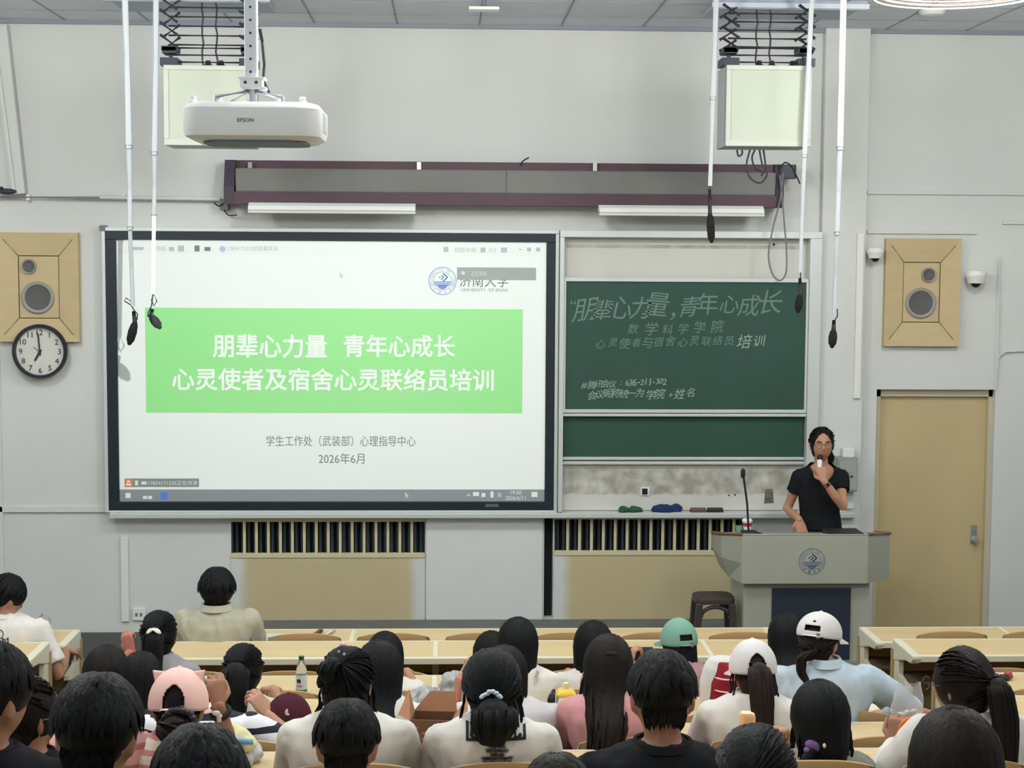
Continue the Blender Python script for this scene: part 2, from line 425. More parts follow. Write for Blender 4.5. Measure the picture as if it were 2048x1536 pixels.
# ---------------------------------------------------------------- door
M_door = mat('door_tan', (194, 175, 132), 0.55, var=0.06, scale=2.2, stretch=(1, 1, 0.4))
lf = rect(1752, 792, 1966, 1325, 0.10)
t = struct('door_1', MB().box(lf[0], lf[1], 0.10, 0.145, 0.0, lf[3]), M_door, 'plain tan wooden door', bevel=0.003)
fr = MB().box(dr[0], lf[0], 0.06, 0.16, 0, dr[3]).box(lf[1], dr[1], 0.06, 0.16, 0, dr[3]).box(dr[0], dr[1], 0.06, 0.16, lf[3], dr[3])
struct('door_frame', fr, mat('door_frame_paint', (196, 186, 160), 0.5), parent=t)
struct('door_reveal', MB().box(dr[1]-0.012, dr[1], 0.0, 0.06, 0, dr[3]).box(dr[0], dr[0]+0.004, 0, 0.06, 0, dr[3]), M_wall, parent=t)
k = P(1949, 1080, 0.07)
hb = MB().lathe([(0.0, 0), (0.026, 0), (0.026, 0.01), (0.01, 0.014), (0.01, 0.03), (0.022, 0.04), (0.026, 0.055), (0.018, 0.068), (0.0, 0.07)], (k.x, 0.10, k.z), 18, Matrix(((1,0,0),(0,0,-1),(0,1,0))))
hb.box(k.x-0.022, k.x+0.022, 0.09, 0.10, k.z-0.03, k.z+0.11).disc((k.x, 0, k.z+0.075), 0.016, 0.08, 0.092)
struct('door_handle', hb, M_steel, parent=t, sm=40)
# ================================================================ BOARDS
YB = -0.06
M_screen = mat('projection_whiteboard', (177, 180, 178), 0.6)
M_bez = mat('bezel_black', (26, 38, 46), 0.45)
scr = thing('projection_screen', 'large white projected screen with a green title banner in a black bezel', 'screen', (P(660, 1030, YB).x, YB, P(660, 1030, YB).z))
ob = rect(208, 457, 1116, 1024, YB); bz = rect(215, 465, 1109, 1020, YB); sc = rect(236, 482, 1091, 1003, YB)
def framebox(o, i, y0, y1):
    m = MB(); m.box(o[0], o[1], y0, y1, i[3], o[3]).box(o[0], o[1], y0, y1, o[2], i[2]).box(o[0], i[0], y0, y1, i[2], i[3]).box(i[1], o[1], y0, y1, i[2], i[3]); return m
obj('outer_frame', framebox(ob, bz, -0.09, 0.0), M_alu, scr, bevel=0.004)
obj('bezel', framebox(bz, sc, -0.08, -0.01), M_bez, scr, bevel=0.003)
tb = rect(236, 979, 1091, 1003, YB)
surf = obj('screen_surface', MB().box(sc[0], sc[1], YB, -0.01, sc[2], sc[3]), M_screen, scr)
EPS = 0.0012
def spx(n): return n * (sc[1]-sc[0]) / 855.0
def on(px, py, lv=1): return P(px, py, YB - EPS*lv)
def patch(name, a, col, lv=1, parent=None, mb=None):
    r = rect(*a, YB - EPS*lv); m = (mb or MB()).box(r[0], r[1], YB-EPS*lv, YB-EPS*(lv-1), r[2], r[3])
    return obj(name, m, mat('screen_' + name + '_%d_%d_%d' % col, col, 0.55), parent or scr)
def stext(name, items, col, parent=None):
    for it in items:
        txt, px, py, wpx, hpx, bold, lv = it
        m = MB().text(txt, on(px, py, lv), spx(hpx) if hpx else None, spx(wpx) if wpx else None, bold=bold)
        o = obj(name, m, mat('ink_%d_%d_%d' % col, col, 0.6), parent or scr)
    return o
ban = patch('title_banner', (291, 617, 1045, 826), (146, 224, 138))
WHT = (236, 244, 236)
stext('title_lettering', [('朋辈心力量', 540, 692, 226, 46, 0.022, 2), ('青年心成长', 799, 692, 222, 44, 0.022, 2), ('心灵使者及宿舍心灵联络员培训', 667, 759, 642, 44, 0.022, 2)], WHT, ban)
GR = (120, 124, 126)
stext('subtitle_lettering', [('学生工作处（武装部）心理指导中心', 682, 882, 300, 22, 0.0, 1), ('2026年6月', 683, 917, 92, 22, 0.0, 1)], GR)
bar = patch('taskbar', (236, 979, 1091, 1003), (132, 140, 142))
stext('taskbar_icons', [('19:00', 1032, 985, 22, 8, 0, 2), ('2026/6/11', 1031, 996, 40, 8, 0, 2), ('英', 999, 990, 9, 9, 0, 2), ('^', 937, 990, 8, 5, 0.02, 2)], (226, 232, 230), bar)
ic = MB()
for a in ((256, 991, 5, 5), (952, 988, 6, 4), (967, 990, 4, 4), (984, 989, 3, 6), (1069, 989, 6, 5), (290, 995, 4, 3), (300, 995, 4, 3)):
    r = rect(a[0]-a[2], a[1]-a[3], a[0]+a[2], a[1]+a[3], YB-2*EPS); obj('taskbar_icon', MB().box(r[0], r[1], YB-2*EPS, YB-EPS, r[2], r[3]), MATS['ink_226_232_230'], bar)
patch('taskbar_app', (321, 984, 335, 999), (84, 118, 214), 2, bar)
for (px, py, q) in ((682, 550, 1), (813, 990, 2)):
    cur = MB(); c = on(px, py, q+1); u = spx(1)
    cur.prism([(c.x-3*u, c.z+6*u), (c.x-3*u, c.z-6*u), (c.x, c.z-3*u), (c.x+2*u, c.z-7*u), (c.x+4*u, c.z-6*u), (c.x+2*u, c.z-2*u), (c.x+5*u, c.z-1.5*u)], YB-EPS*(q+1), YB-EPS*q)
    obj('mouse_pointer', cur, mat('ink_pointer', (196, 204, 200), 0.6), scr)
tl = patch('toolbar', (237, 484, 1090, 510), (228, 232, 230))
stext('toolbar_lettering', [('17854171335的屏幕共享', 505, 497, 100, 10, 0, 2), ('19:00', 322, 497, 18, 9, 0, 2), ('视图布局', 930, 500, 44, 10, 0, 2), ('标注', 985, 500, 15, 9, 0, 2)], (176, 182, 184), tl)
ic = MB()
for a in ((275, 497, 12, 3), (343, 498, 5, 4), (362, 497, 6, 6), (892, 499, 5, 5), (966, 500, 5, 5), (1008, 500, 6, 5), (1041, 499, 4, 1), (1058, 499, 4, 4), (1076, 499, 4, 4)):
    r = rect(a[0]-a[2], a[1]-a[3], a[0]+a[2], a[1]+a[3], YB-2*EPS)
    obj('toolbar_icon', MB().box(r[0], r[1], YB-2*EPS, YB-EPS, r[2], r[3]), MATS['ink_176_182_184'], tl)
ic = MB()
for a in ((394, 497, 5, 6), (415, 498, 6, 4)):
    r = rect(a[0]-a[2], a[1]-a[3], a[0]+a[2], a[1]+a[3], YB-2*EPS); obj('toolbar_icon', MB().box(r[0], r[1], YB-2*EPS, YB-EPS, r[2], r[3]), mat('ink_dark', (110, 116, 118), 0.6), tl)
c = on(445, 498, 2); obj('toolbar_avatar', MB().disc((c.x, 0, c.z), spx(6), YB-2*EPS, YB-EPS, 16), mat('avatar_blue', (176, 182, 226), 0.6), tl)
tg = patch('sharing_tag', (249, 957, 398, 974), (132, 138, 138))
stext('sharing_lettering', [('17854171335正在共享', 346, 966, 98, 9, 0, 2)], (222, 226, 224), tg)
patch('sharing_avatar', (250, 958, 265, 974), (232, 128, 76), 2, tg)
ic = MB(); 
for a in ((257, 963, 3, 2), (257, 969, 5, 2), (273, 966, 3, 5), (288, 966, 5, 3)):
    r = rect(a[0]-a[2], a[1]-a[3], a[0]+a[2], a[1]+a[3], YB-3*EPS); obj('sharing_icon', MB().box(r[0], r[1], YB-3*EPS, YB-2*EPS, r[2], r[3]), MATS['ink_222_226_224'], tg)
sp_ = patch('speaking_tag', (914, 535, 1072, 560), (150, 156, 154), 2)
stext('speaking_lettering', [('正在讲话:', 958, 547, 32, 10, 0, 3)], (206, 212, 210), sp_)
c = on(926, 546, 3); obj('speaking_glyph', MB().disc((c.x, 0, c.z), spx(4), YB-3*EPS, YB-2*EPS, 12), MATS['ink_206_212_210'], sp_)
stext('school_lettering', [('UNIVERSITY  OF JINAN', 969, 581, 94, 8, 0.01, 1)], (150, 154, 156))
m = MB().text('济南大学', on(968, 562, 1), spx(24), spx(98), bold=-0.01)
obj('school_calligraphy', m, mat('ink_calligraphy', (96, 98, 104), 0.6), scr)
def emblem(parent, c, r, Y, cols, e=0.0012):
    """round blue crest: two rings, circling letters, nested chevrons over waves"""
    blue, dark, green = cols
    b = MB().ring((c.x, 0, c.z), r*0.95, r, Y-e, Y).ring((c.x, 0, c.z), r*0.64, r*0.67, Y-e, Y)
    txt = 'UNIVERSITY OF JINAN'
    for i, ch in enumerate(txt):
        if ch == ' ': continue
        a = radians(205 - 230*i/(len(txt)-1))
        b.text(ch, (c.x + r*0.81*cos(a), Y-e, c.z + r*0.81*sin(a)), r*0.17, rot=a-pi/2)
    for i in range(6):
        a = radians(180 + 20*i)
    for k in range(3):
        z = c.z - r*(0.06 + 0.11*k); hw = r*(0.62, 0.60, 0.54)[k]
        b.box(c.x-hw, c.x+hw, Y-e, Y, z-r*0.035, z+r*0.035)
    pts = []
    b.prism([(c.x + r*0.46*cos(a), c.z + r*0.60*sin(a)) for a in [pi + pi*q/12 for q in range(13)] if sin(a) < -0.3], Y-e, Y)
    obj('emblem_ring', b, blue, parent)
    d = MB()
    def chev(cx, sz, th):
        q = [(cx, c.z+r*0.26+sz), (cx+th, c.z+r*0.26+sz), (cx+th+sz, c.z+r*0.26), (cx+th, c.z+r*0.26-sz), (cx, c.z+r*0.26-sz), (cx+sz, c.z+r*0.26)]
        d.prism(q, Y-e, Y)
    chev(c.x-r*0.02, r*0.30, r*0.12)
    chev(c.x-r*0.14, r*0.17, r*0.10)
    obj('emblem_chevron', d, dark, parent)
    g = MB().obox((c.x-r*0.20, Y-e/2, c.z+r*0.26), (r*0.13, e, r*0.13), Matrix.Rotation(pi/4, 3, 'Y'))
    obj('emblem_diamond', g, green, parent)
    l = MB()
    for i, ch in enumerate('济南大学'):
        a = radians(228 + 84*i/3)
        l.text(ch, (c.x + r*0.81*cos(a), Y-e, c.z + r*0.81*sin(a)), r*0.22, rot=a+pi/2)
    obj('emblem_characters', l, parent=parent, m=mat('emblem_red_grey', (150, 110, 116), 0.6) if e > 0.001 and r > 0.09 and Y > -0.5 else dark)
emblem(scr, on(885, 562, 0), spx(28), YB, (mat('emblem_blue', (112, 140, 206), 0.6), mat('emblem_navy', (66, 104, 168), 0.6), mat('emblem_green', (140, 196, 120), 0.6)))
lg = rect(971, 1008, 997, 1014, -0.081); obj('bezel_lettering', MB().text('BOARD', ((lg[0]+lg[1])/2, -0.0812, (lg[2]+lg[3])/2), lg[3]-lg[2], lg[1]-lg[0]), mat('ink_bezel', (150, 160, 166), 0.5), scr) if False else obj('bezel_badge', MB().box(lg[0], lg[1], -0.082, -0.08, lg[2], lg[3]), mat('ink_bezel', (120, 130, 136), 0.5), scr)
for px in (206, 218):
    pass
c = P(211, 458, -0.1); obj('corner_cap', MB().box(ob[0]-0.012, ob[0]+0.03, -0.095, 0, ob[3]-0.03, ob[3]+0.012), mat('corner_grey', (110, 114, 116), 0.5), scr, bevel=0.005)
# ---------------------------------------------------------------- chalkboard
cb = thing('sliding_chalkboard', 'green sliding chalkboard with white chalk writing beside the screen', 'chalkboard', (P(1370, 1025, 0).x, -0.05, P(1370, 1025, 0).z))
fo = rect(1117, 462, 1636, 1022, -0.06); fi = rect(1126, 476, 1612, 1022, -0.06)
fm = MB().box(fo[0], fo[1], -0.12, 0, fi[3], fo[3]).box(fo[0], fi[0], -0.12, 0, fo[2], fi[3]).box(fi[1], fo[1], -0.12, 0, fo[2], fi[3])
obj('outer_frame', fm, M_alu, cb, bevel=0.004)
zb0, zb1 = P(1370, 1010, 0).z, P(1370, 955, 0).z
obj('backing_wall', MB().box(fi[0], fi[1], -0.012, -0.002, fo[2], fi[3]), soiled_wall_mat('soiled_backing', (206, 205, 198), (160, 154, 140), P(1370, 988, 0).z, P(1370, 942, 0).z), cb)
obj('scuff_band', MB().box(fi[0]+0.02, fi[1]-0.04, -0.0135, -0.012, P(1370, 497, 0).z, P(1370, 490, 0).z), mat('scuff_grey', (176, 174, 166), 0.9, var=0.2, scale=12), cb)
M_green = mat('chalkboard_green', (44, 76, 66), 0.62, var=0.07, scale=2.0)
M_green2 = mat('chalkboard_green_lower', (42, 78, 66), 0.6, var=0.05, scale=2.0)
b2 = rect(1127, 832, 1606, 914, -0.045)
lb = obj('lower_board', MB().box(b2[0], b2[1], -0.045, -0.02, b2[2], b2[3]), M_green2, cb)
def rails(parent, r, y0, y1, zs):
    for z0, z1 in zs: obj('board_rail', MB().box(r[0]-0.012, r[1]+0.012, y0, y1, z0, z1), M_alu, parent, bevel=0.003)
zz = lambda py, Y=-0.05: P(1370, py, Y).z
rails(lb, b2, -0.055, -0.015, [(zz(920), zz(914)), (zz(929), zz(923))])
b1 = rect(1130, 564, 1611, 819, -0.085)
ub = obj('upper_board', MB().box(b1[0], b1[1], -0.085, -0.06, b1[2], b1[3]), M_green, cb)
rails(ub, b1, -0.10, -0.055, [(zz(564, -.09), zz(556, -.09)), (zz(826, -.09), zz(819, -.09)), (zz(833, -.09), zz(827.5, -.09))])
obj('board_stile', MB().box(b1[0]-0.012, b1[0]+0.004, -0.1, -0.055, b1[2], b1[3]), M_alu, ub); obj('board_stile', MB().box(b1[1]-0.004, b1[1]+0.012, -0.1, -0.055, b1[2], b1[3]), M_alu, ub)
# chalk handwriting: each character a little tilted and shifted
rnd = random.Random(5)
def chalk(parent, txt, x0, y0, x1, y1, h, bold, m, jit=1.0, Y=-0.0858):
    n = len(txt)
    for i, ch in enumerate(txt):
        if ch == ' ': continue
        f = (i + 0.5)/n
        hh = h*(0.85 + 0.3*rnd.random())*0.9
        c = P(x0 + (x1-x0)*f + rnd.uniform(-2, 2)*jit, y0 + (y1-y0)*f + rnd.uniform(-3, 3)*jit, Y)
        sh = 0.15*rnd.uniform(-1, 1)
        m.text(ch, c, hh/269.0, em=hh/269.0, right=(1, 0, 0.12*rnd.uniform(-0.6, 1)), up=(0.18+sh*0.5, 0, 1), bold=0.0, rot=rnd.uniform(-0.06, 0.06)*jit)
for args, colr in (((('朋辈心力量', 1150, 618, 1335, 612, 44, 0, 1.4), ('，', 1336, 634, 1352, 634, 34, 0, 1)), 0), ((('青年心成长', 1356, 612, 1560, 608, 42, 0, 1.6),), 0),
                   ((('数学科学学院', 1252, 660, 1450, 654, 22, 0, 1.0),), 0), ((('心灵使者与宿舍心灵联络员', 1190, 688, 1470, 680, 19, 0, 0.8),), 0),
                   ((('培训', 1474, 681, 1532, 679, 24, 0, 0.8),), 1), ((('#腾讯会议:', 1162, 770, 1248, 768, 15, 0, 0.7), ('636-211-302', 1250, 766, 1334, 762, 16, 0, 0.5)), 1),
                   ((('会议昵称统一为', 1176, 790, 1288, 786, 16, 0, 0.7), ('学院+姓名', 1292, 790, 1390, 786, 18, 0, 0.7)), 1), ((('“', 1144, 606, 1150, 604, 26, 0, 0.2),), 0)):
    m = MB()
    for q in args: chalk(None, q[0], q[1], q[2], q[3], q[4], q[5], 0.0, m, q[7])
    obj('chalk_writing', m, mat('chalk_bright', (152, 172, 160), 0.95) if colr else mat('chalk_faint', (108, 134, 124), 0.95), ub)
# sockets and holes in the exposed wall
for a, nm in (((1281, 974, 1299, 991), 'socket_plate'),):
    r = rect(*a, -0.02); q = obj(nm, MB().box(r[0], r[1], -0.024, -0.012, r[2], r[3]), M_offw, cb, bevel=0.003)
    r = rect(1284, 977, 1295, 989, -0.02); obj('socket_opening', MB().box(r[0], r[1], -0.026, -0.024, r[2], r[3]), M_black, q)
for px, py, r in ((1458, 991, 0.007), (1470, 990, 0.007), (1548, 489, 0.010)): 
    c = P(px, py, -0.02); m = MB().disc((c.x, 0, c.z), r, -0.0145, -0.012, 14)
    obj('wall_hole', m, mat('hole_dark', (62, 58, 54), 0.9), cb)
c = rect(1529, 978, 1548, 1007, -0.02); q = MB().prism([(c[0], c[2]), (c[1], c[2]+0.004), (c[1]-0.01, c[3]), (c[0]+0.008, c[3]-0.004)], -0.015, -0.012)
obj('broken_outlet', q, mat('broken_plaster', (110, 100, 92), 0.95, var=0.4, scale=40), cb)
# chalk tray under screen and board
tr = rect(222, 1024, 1706, 1035, -0.07); trz0, trz1 = tr[2], tr[3]
tp = [(0.0, trz1), (-0.11, trz1), (-0.125, trz1-0.01), (-0.125, trz0+0.006), (-0.115, trz0), (0.0, trz0-0.004)]
tray = tag(obj('chalk_tray', MB().prism(tp, tr[0], tr[1], 'yzx'), M_alu), 'long aluminium chalk tray below the screen and chalkboard', 'tray')
# cloths and erasers
def cloth_lump(name, a, col, label, seed):
    r = rect(*a, -0.06); rr = random.Random(seed); m = MB(); cx = (r[0]+r[1])/2; hw = (r[1]-r[0])/2; h = r[3]-trz1
    for k in range(9):
        m.ell((cx + rr.uniform(-0.7, 0.7)*hw, -0.06 + rr.uniform(-0.02, 0.02), trz1 + h*0.30), (hw*rr.uniform(0.25, 0.5), 0.035, h*rr.uniform(0.4, 0.75)), Matrix.Rotation(rr.uniform(-.4, .4), 3, 'Y'), 12, 8)
    g = remesh(m, 0.008, 2, wrinkle=0.006, wscale=28)
    for p in g.v: p.z = max(p.z, trz1 + 0.001)
    o = obj(name, g, mat(name + '_%d' % seed, col, 0.95, var=0.15, scale=20), sm=60); return tag(o, label, 'cloth')
cloth_lump('cleaning_cloth', (1238, 1012, 1282, 1027), (44, 84, 60), 'crumpled dark green cloth on the chalk tray', 3)
cloth_lump('cleaning_cloth', (1302, 1008, 1364, 1027), (34, 50, 92), 'crumpled navy cloth on the chalk tray', 4)
for a, lab in (((1380, 1018, 1412, 1026), 'brown felt eraser on the tray next to the navy cloth'), ((1414, 1019, 1446, 1027), 'dark felt eraser on the tray nearest the lectern')):
    r = rect(*a, -0.07); e = thing('chalk_eraser', lab, 'eraser', ((r[0]+r[1])/2, -0.07, trz1), 'erasers on the chalk tray')
    h = r[3]-r[2]
    obj('felt_pad', MB().rbox(r[0], r[1], -0.095, -0.045, trz1+0.0005, trz1+h*0.55, 0.008), mat('felt_%s' % lab[:4], (96, 72, 64) if 'brown' in lab else (52, 44, 44), 0.95), e)
    obj('eraser_back', MB().rbox(r[0]+0.003, r[1]-0.003, -0.092, -0.048, trz1+h*0.55, trz1+h, 0.008), mat('eraser_top_%s' % lab[:4], (116, 88, 72) if 'brown' in lab else (62, 54, 54), 0.6), e)
# ================================================================ WALL-MOUNTED BEAM, LAMPS, SPEAKERS, CLOCK
bm = thing('roller_screen_housing', 'long maroon beam with a grey roller casing above the boards', 'screen housing', (P(1010, 415, -0.15).x, -0.1, P(1010, 415, -0.1).z))
YH = -0.22
M_maroon = mat('maroon_paint', (82, 60, 70), 0.55, var=0.08, scale=6)
h0 = rect(452, 322, 1592, 408, -0.1); tpz = P(1010, 325, -0.1).z; tz1 = P(1010, 348, -0.1).z
botz0, botz1 = P(1010, 412, YH).z, P(1010, 387, YH).z
obj('back_beam', MB().box(h0[0], h0[1]-0.13, -0.12, 0.0, botz0+0.01, tpz), M_maroon, bm, bevel=0.004)
cs = rect(470, 338, 1553, 390, YH)
m = MB().box(cs[0], cs[1], YH+0.01, -0.12, P(1010, 388, YH).z, P(1010, 340, YH).z); obj('roller_casing', m, mat('casing_grey', (116, 115, 112), 0.55, 0.0, var=0.08, scale=3), bm, bevel=0.012)
jx = P(1013, 360, YH).x; obj('casing_joint', MB().box(jx-0.002, jx+0.002, YH+0.007, YH+0.012, P(1010, 388, YH).z, P(1010, 341, YH).z), M_dark, bm)
obj('front_bar', MB().box(cs[0]-0.01, cs[1]+0.01, YH, -0.12, botz0, botz1), M_maroon, bm, bevel=0.003)
for x, lab in ((h0[0], 'l'), (cs[1], 'r')):
    m = MB().prism([(-0.12, tpz), (-0.12, botz0+0.03), (YH, botz0), (YH-0.005, botz1+0.03), (-0.15, tpz)], x, x+0.075 if lab == 'l' else x+0.055, 'yzx')
    obj('end_bracket', m, mat('maroon_dark', (70, 56, 72), 0.5), bm)
for px in (500, 838, 1190):
    r = rect(px-4, 330, px+4, 350, -0.16); obj('hanger_strap', MB().box(r[0], r[1], -0.165, -0.12, r[2], r[3]+0.02), M_steel, bm)
mr = rect(1556, 330, 1590, 358, -0.14); obj('drive_motor', MB().rbox(mr[0], mr[1], -0.2, -0.1, mr[2], mr[3], 0.02), M_dark, bm, bevel=0.004)
def wire(px_pts, Y, r, name, m, parent=None, n=6):
    pts = [P(a, b, Y) for a, b in px_pts]; out = []
    for i in range(len(pts)-1):
        p0 = pts[max(i-1, 0)]; p1 = pts[i]; p2 = pts[i+1]; p3 = pts[min(i+2, len(pts)-1)]
        for q in range(6):
            t = q/6.0
            out.append(0.5*((2*p1) + (-p0+p2)*t + (2*p0-5*p1+4*p2-p3)*t*t + (-p0+3*p1-3*p2+p3)*t**3))
    out.append(pts[-1])
    return obj(name, MB().tube(out, r, n), m, parent, sm=60)
M_cable = mat('cable_black', (48, 50, 56), 0.6); M_cableg = mat('cable_grey', (120, 122, 122), 0.6)
wire([(1566, 345), (1560, 400), (1545, 460), (1537, 510), (1545, 548), (1560, 561), (1572, 545), (1573, 500), (1568, 440), (1564, 390), (1560, 350)], -0.26, 0.006, 'hanging_cable', M_cableg, bm)
wire([(1562, 335), (1570, 325), (1582, 332), (1592, 350), (1600, 368)], -0.2, 0.006, 'motor_cable', M_cable, bm)
wire([(1040, 330), (1046, 322), (1058, 315)], -0.16, 0.006, 'loose_wire', M_cable, bm)
for a, lab in (((497, 406, 831, 427), 'white tube lamp under the beam, over the projected screen'), ((1198, 411, 1527, 432), 'white tube lamp under the beam, over the chalkboard')):
    r = rect(*a, -0.30); t = thing('board_lamp', lab, 'lamp', ((r[0]+r[1])/2, -0.28, r[2]), 'board lamps under the maroon beam')
    hh = (r[3]-r[2])
    pr = [(-0.22, r[3]), (-0.29, r[3]), (-0.33, r[3]-hh*0.3), (-0.34, r[3]-hh*0.72), (-0.22, r[3]-hh*0.62)]
    obj('shade', MB().prism(pr, r[0], r[1], 'yzx'), mat('lamp_white', (226, 228, 222), 0.4), t, bevel=0.003)
    obj('lip', MB().box(r[0], r[1], -0.342, -0.23, r[2], r[3]-hh*0.75), mat('lamp_lip', (204, 206, 202), 0.4), t)
    for fx in (0.12, 0.88):
        x = r[0] + (r[1]-r[0])*fx; obj('mounting_arm', MB().box(x-0.015, x+0.015, -0.28, -0.235, r[3]-0.012, r[3]+0.004), M_dark, t)
# wall speakers
M_spk = mat('speaker_tan', (194, 174, 134), 0.6, var=0.04, scale=5, stretch=(1, 1, 4))
def wall_speaker(o, i, tw, wf, label):
    O = rect(*o, -0.03); I = rect(*i, -0.03)
    t = thing('wall_speaker', label, 'loudspeaker', ((O[0]+O[1])/2, -0.02, O[2]), 'tan wall loudspeakers')
    m = MB(); yo, yi = -0.06, -0.035
    oc = [(O[0], O[2]), (O[1], O[2]), (O[1], O[3]), (O[0], O[3])]; icn = [(I[0], I[2]), (I[1], I[2]), (I[1], I[3]), (I[0], I[3])]
    rim = 0.012
    for k in range(4):
        a, b, c, d = oc[k], oc[(k+1) % 4], icn[(k+1) % 4], icn[k]
        m.add([(a[0], yo, a[1]), (b[0], yo, b[1]), (c[0], yi, c[1]), (d[0], yi, d[1]), (a[0], -0.0, a[1]), (b[0], -0.0, b[1]), (c[0], 0.0, c[1]), (d[0], 0.0, d[1])],
              [(0,1,2,3), (7,6,5,4), (0,4,5,1), (1,5,6,2), (2,6,7,3), (3,7,4,0)])
    fr = obj('frame', m, M_spk, t)
    g = MB()
    for k in range(4):
        a = Vector((oc[k][0], yo, oc[k][1])); b = Vector((icn[k][0], yi, icn[k][1])); a = a.lerp(b, 0.3)
        n_ = Vector((0, -0.0015, 0)); g.tube([a+n_, b+n_], 0.003, 5)
    obj('mitre_joint', g, mat('joint_brown', (110, 92, 66), 0.8), fr)
    obj('baffle', MB().box(I[0]+0.006, I[1]-0.006, -0.028, -0.01, I[2]+0.006, I[3]-0.006), M_spk, t)
    obj('baffle_gap', MB().box(I[0], I[1], -0.012, -0.005, I[2], I[3]), mat('joint_dark', (60, 52, 42), 0.9), t)
    for (px, py, r), nm in ((tw, 'tweeter'), (wf, 'woofer')):
        c = P(px, py, -0.03); R = r/269.0; Rm = Matrix(((1,0,0),(0,0,-1),(0,1,0)))
        d = obj(nm, MB().torus([(R*0.72, 0.0), (R, 0.0), (R, 0.012), (R*0.93, 0.02), (R*0.80, 0.018), (R*0.74, 0.006)], (c.x, -0.028, c.z), 36, Rm), mat('driver_ring', (152, 150, 146), 0.5, 0.1), t, sm=40)
        obj('cone', MB().lathe([(0.0001, 0.004), (R*0.25, 0.003), (R*0.5, 0.005), (R*0.75, 0.013), (R*0.78, 0.0), (0.0001, 0.0)], (c.x, -0.0285, c.z), 30, Rm), mat('driver_cone', (96, 96, 94), 0.8, bump=0.3, bscale=300), d, sm=40)
wall_speaker((-3, 465, 159, 683), (37, 511, 119, 637), (58, 533, 15), (76, 595, 32), 'tan square framed loudspeaker above the wall clock')
wall_speaker((1768, 477, 1918, 692), (1805, 524, 1880, 645), (1857, 550, 15), (1841, 606, 31), 'tan square framed loudspeaker on the wall above the door')
# clock
CY_ = -0.075; c = P(80, 703, CY_); R = 54/270.0
t = thing('wall_clock', 'round black rimmed wall clock below the left loudspeaker', 'clock', (c.x, CY_, c.z-R))
Rm = Matrix(((1,0,0),(0,0,-1),(0,1,0)))
obj('rim', MB().torus([(R*0.86, 0.0), (R, 0.0), (R, 0.03), (R*0.95, 0.045), (R*0.89, 0.045), (R*0.86, 0.02)], (c.x, -0.062, c.z), 48, Rm), mat('clock_rim', (30, 32, 44), 0.35), t, sm=40)
obj('dial', MB().disc((c.x, 0, c.z), R*0.88, -0.075, -0.062, 48), mat('clock_face', (206, 208, 198), 0.5), t)
for k in range(1, 13):
    a = pi/2 - 2*pi*k/12; m = MB().text(str(k), (c.x + R*0.70*cos(a), -0.0765, c.z + R*0.70*sin(a)), R*0.20, bold=0.015)
    obj('numeral', m, mat('clock_ink', (52, 54, 62), 0.6), t)
def hand(ang, ln, wd, y):
    d = Vector((sin(ang), 0, cos(ang))); s = Vector((cos(ang), 0, -sin(ang))); o = Vector((c.x, y, c.z))
    q = [o - d*ln*0.2 - s*wd, o - d*ln*0.2 + s*wd, o + d*ln*0.85 + s*wd, o + d*ln, o + d*ln*0.85 - s*wd]
    return MB().loft([q, [p + Vector((0, 0.002, 0)) for p in q]])
obj('hour_hand', hand(radians(209), R*0.42, R*0.04, -0.080), MATS['clock_ink'], t)
obj('minute_hand', hand(radians(-5), R*0.72, R*0.028, -0.083), MATS['clock_ink'], t)
obj('second_hand', hand(radians(-52), R*0.3, R*0.008, -0.086).disc((c.x, 0, c.z), R*0.05, -0.088, -0.078, 16), MATS['clock_ink'], t)
# surveillance domes
for px, py, lab, sc_ in ((1750, 508, 'white dome camera with cables beside the right loudspeaker', 0.9), (1951, 556, 'white dome camera to the right of the loudspeaker', 1.1)):
    c = P(px, py, -0.09); t = thing('dome_camera', lab, 'security camera', (c.x, -0.09, c.z-0.06), 'dome cameras above the door')
    r = 0.062*sc_
    obj('wall_bracket', MB().box(c.x-0.03, c.x+0.03, -0.06, 0.0, c.z+0.0, c.z+0.05*sc_), M_offw, t, bevel=0.008)
    obj('housing', MB().lathe([(0.0001, 0.055*sc_), (r*0.9, 0.05*sc_), (r*1.12, 0.03*sc_), (r*1.12, 0.012*sc_), (r, 0.0), (r*0.86, -0.035*sc_), (0.0001, -0.035*sc_)], (c.x, -0.10, c.z), 28), M_offw, t, sm=50)
    obj('dome', MB().ell((c.x, -0.10, c.z-0.034*sc_), (r*0.55, r*0.55, r*0.52)), mat('smoked_dome', (24, 24, 28), 0.1), t, sm=60)
wire([(1730, 500), (1738, 494), (1750, 497), (1760, 492), (1767, 498)], -0.12, 0.006, 'camera_cable', M_cable, t) if False else None
# cable trunking, conduits
r = rect(1712, 466, 1725, 797, -0.1); tag(obj('cable_trunking', MB().box(r[0], r[1], -0.095, -0.07, r[2], r[3]), M_offw, bevel=0.003), 'white vertical cable trunking on the pilaster beside the lecturer', 'trunking')
pts = [P(1998, 515, -0.02), P(1997, 600, -0.02), P(1995, 700, -0.02), P(1990, 780, -0.02)]
m = MB().tube(pts, 0.008, 6)
m.tube([P(1994, 735, -0.02), P(1998, 712, -0.02), P(2012, 703, -0.02), P(2060, 701, -0.02), P(2120, 701, -0.02)], 0.008, 6)
tag(obj('cable_conduit', m, M_wall, sm=50), 'thin white cable running down the wall right of the door', 'cable')
r = rect(242, 1075, 257, 1243, -0.02); tag(obj('cable_trunking', MB().box(r[0], r[1], -0.025, 0, r[2], r[3]), M_offw, bevel=0.003), 'short white vertical trunking below the screen corner', 'trunking')
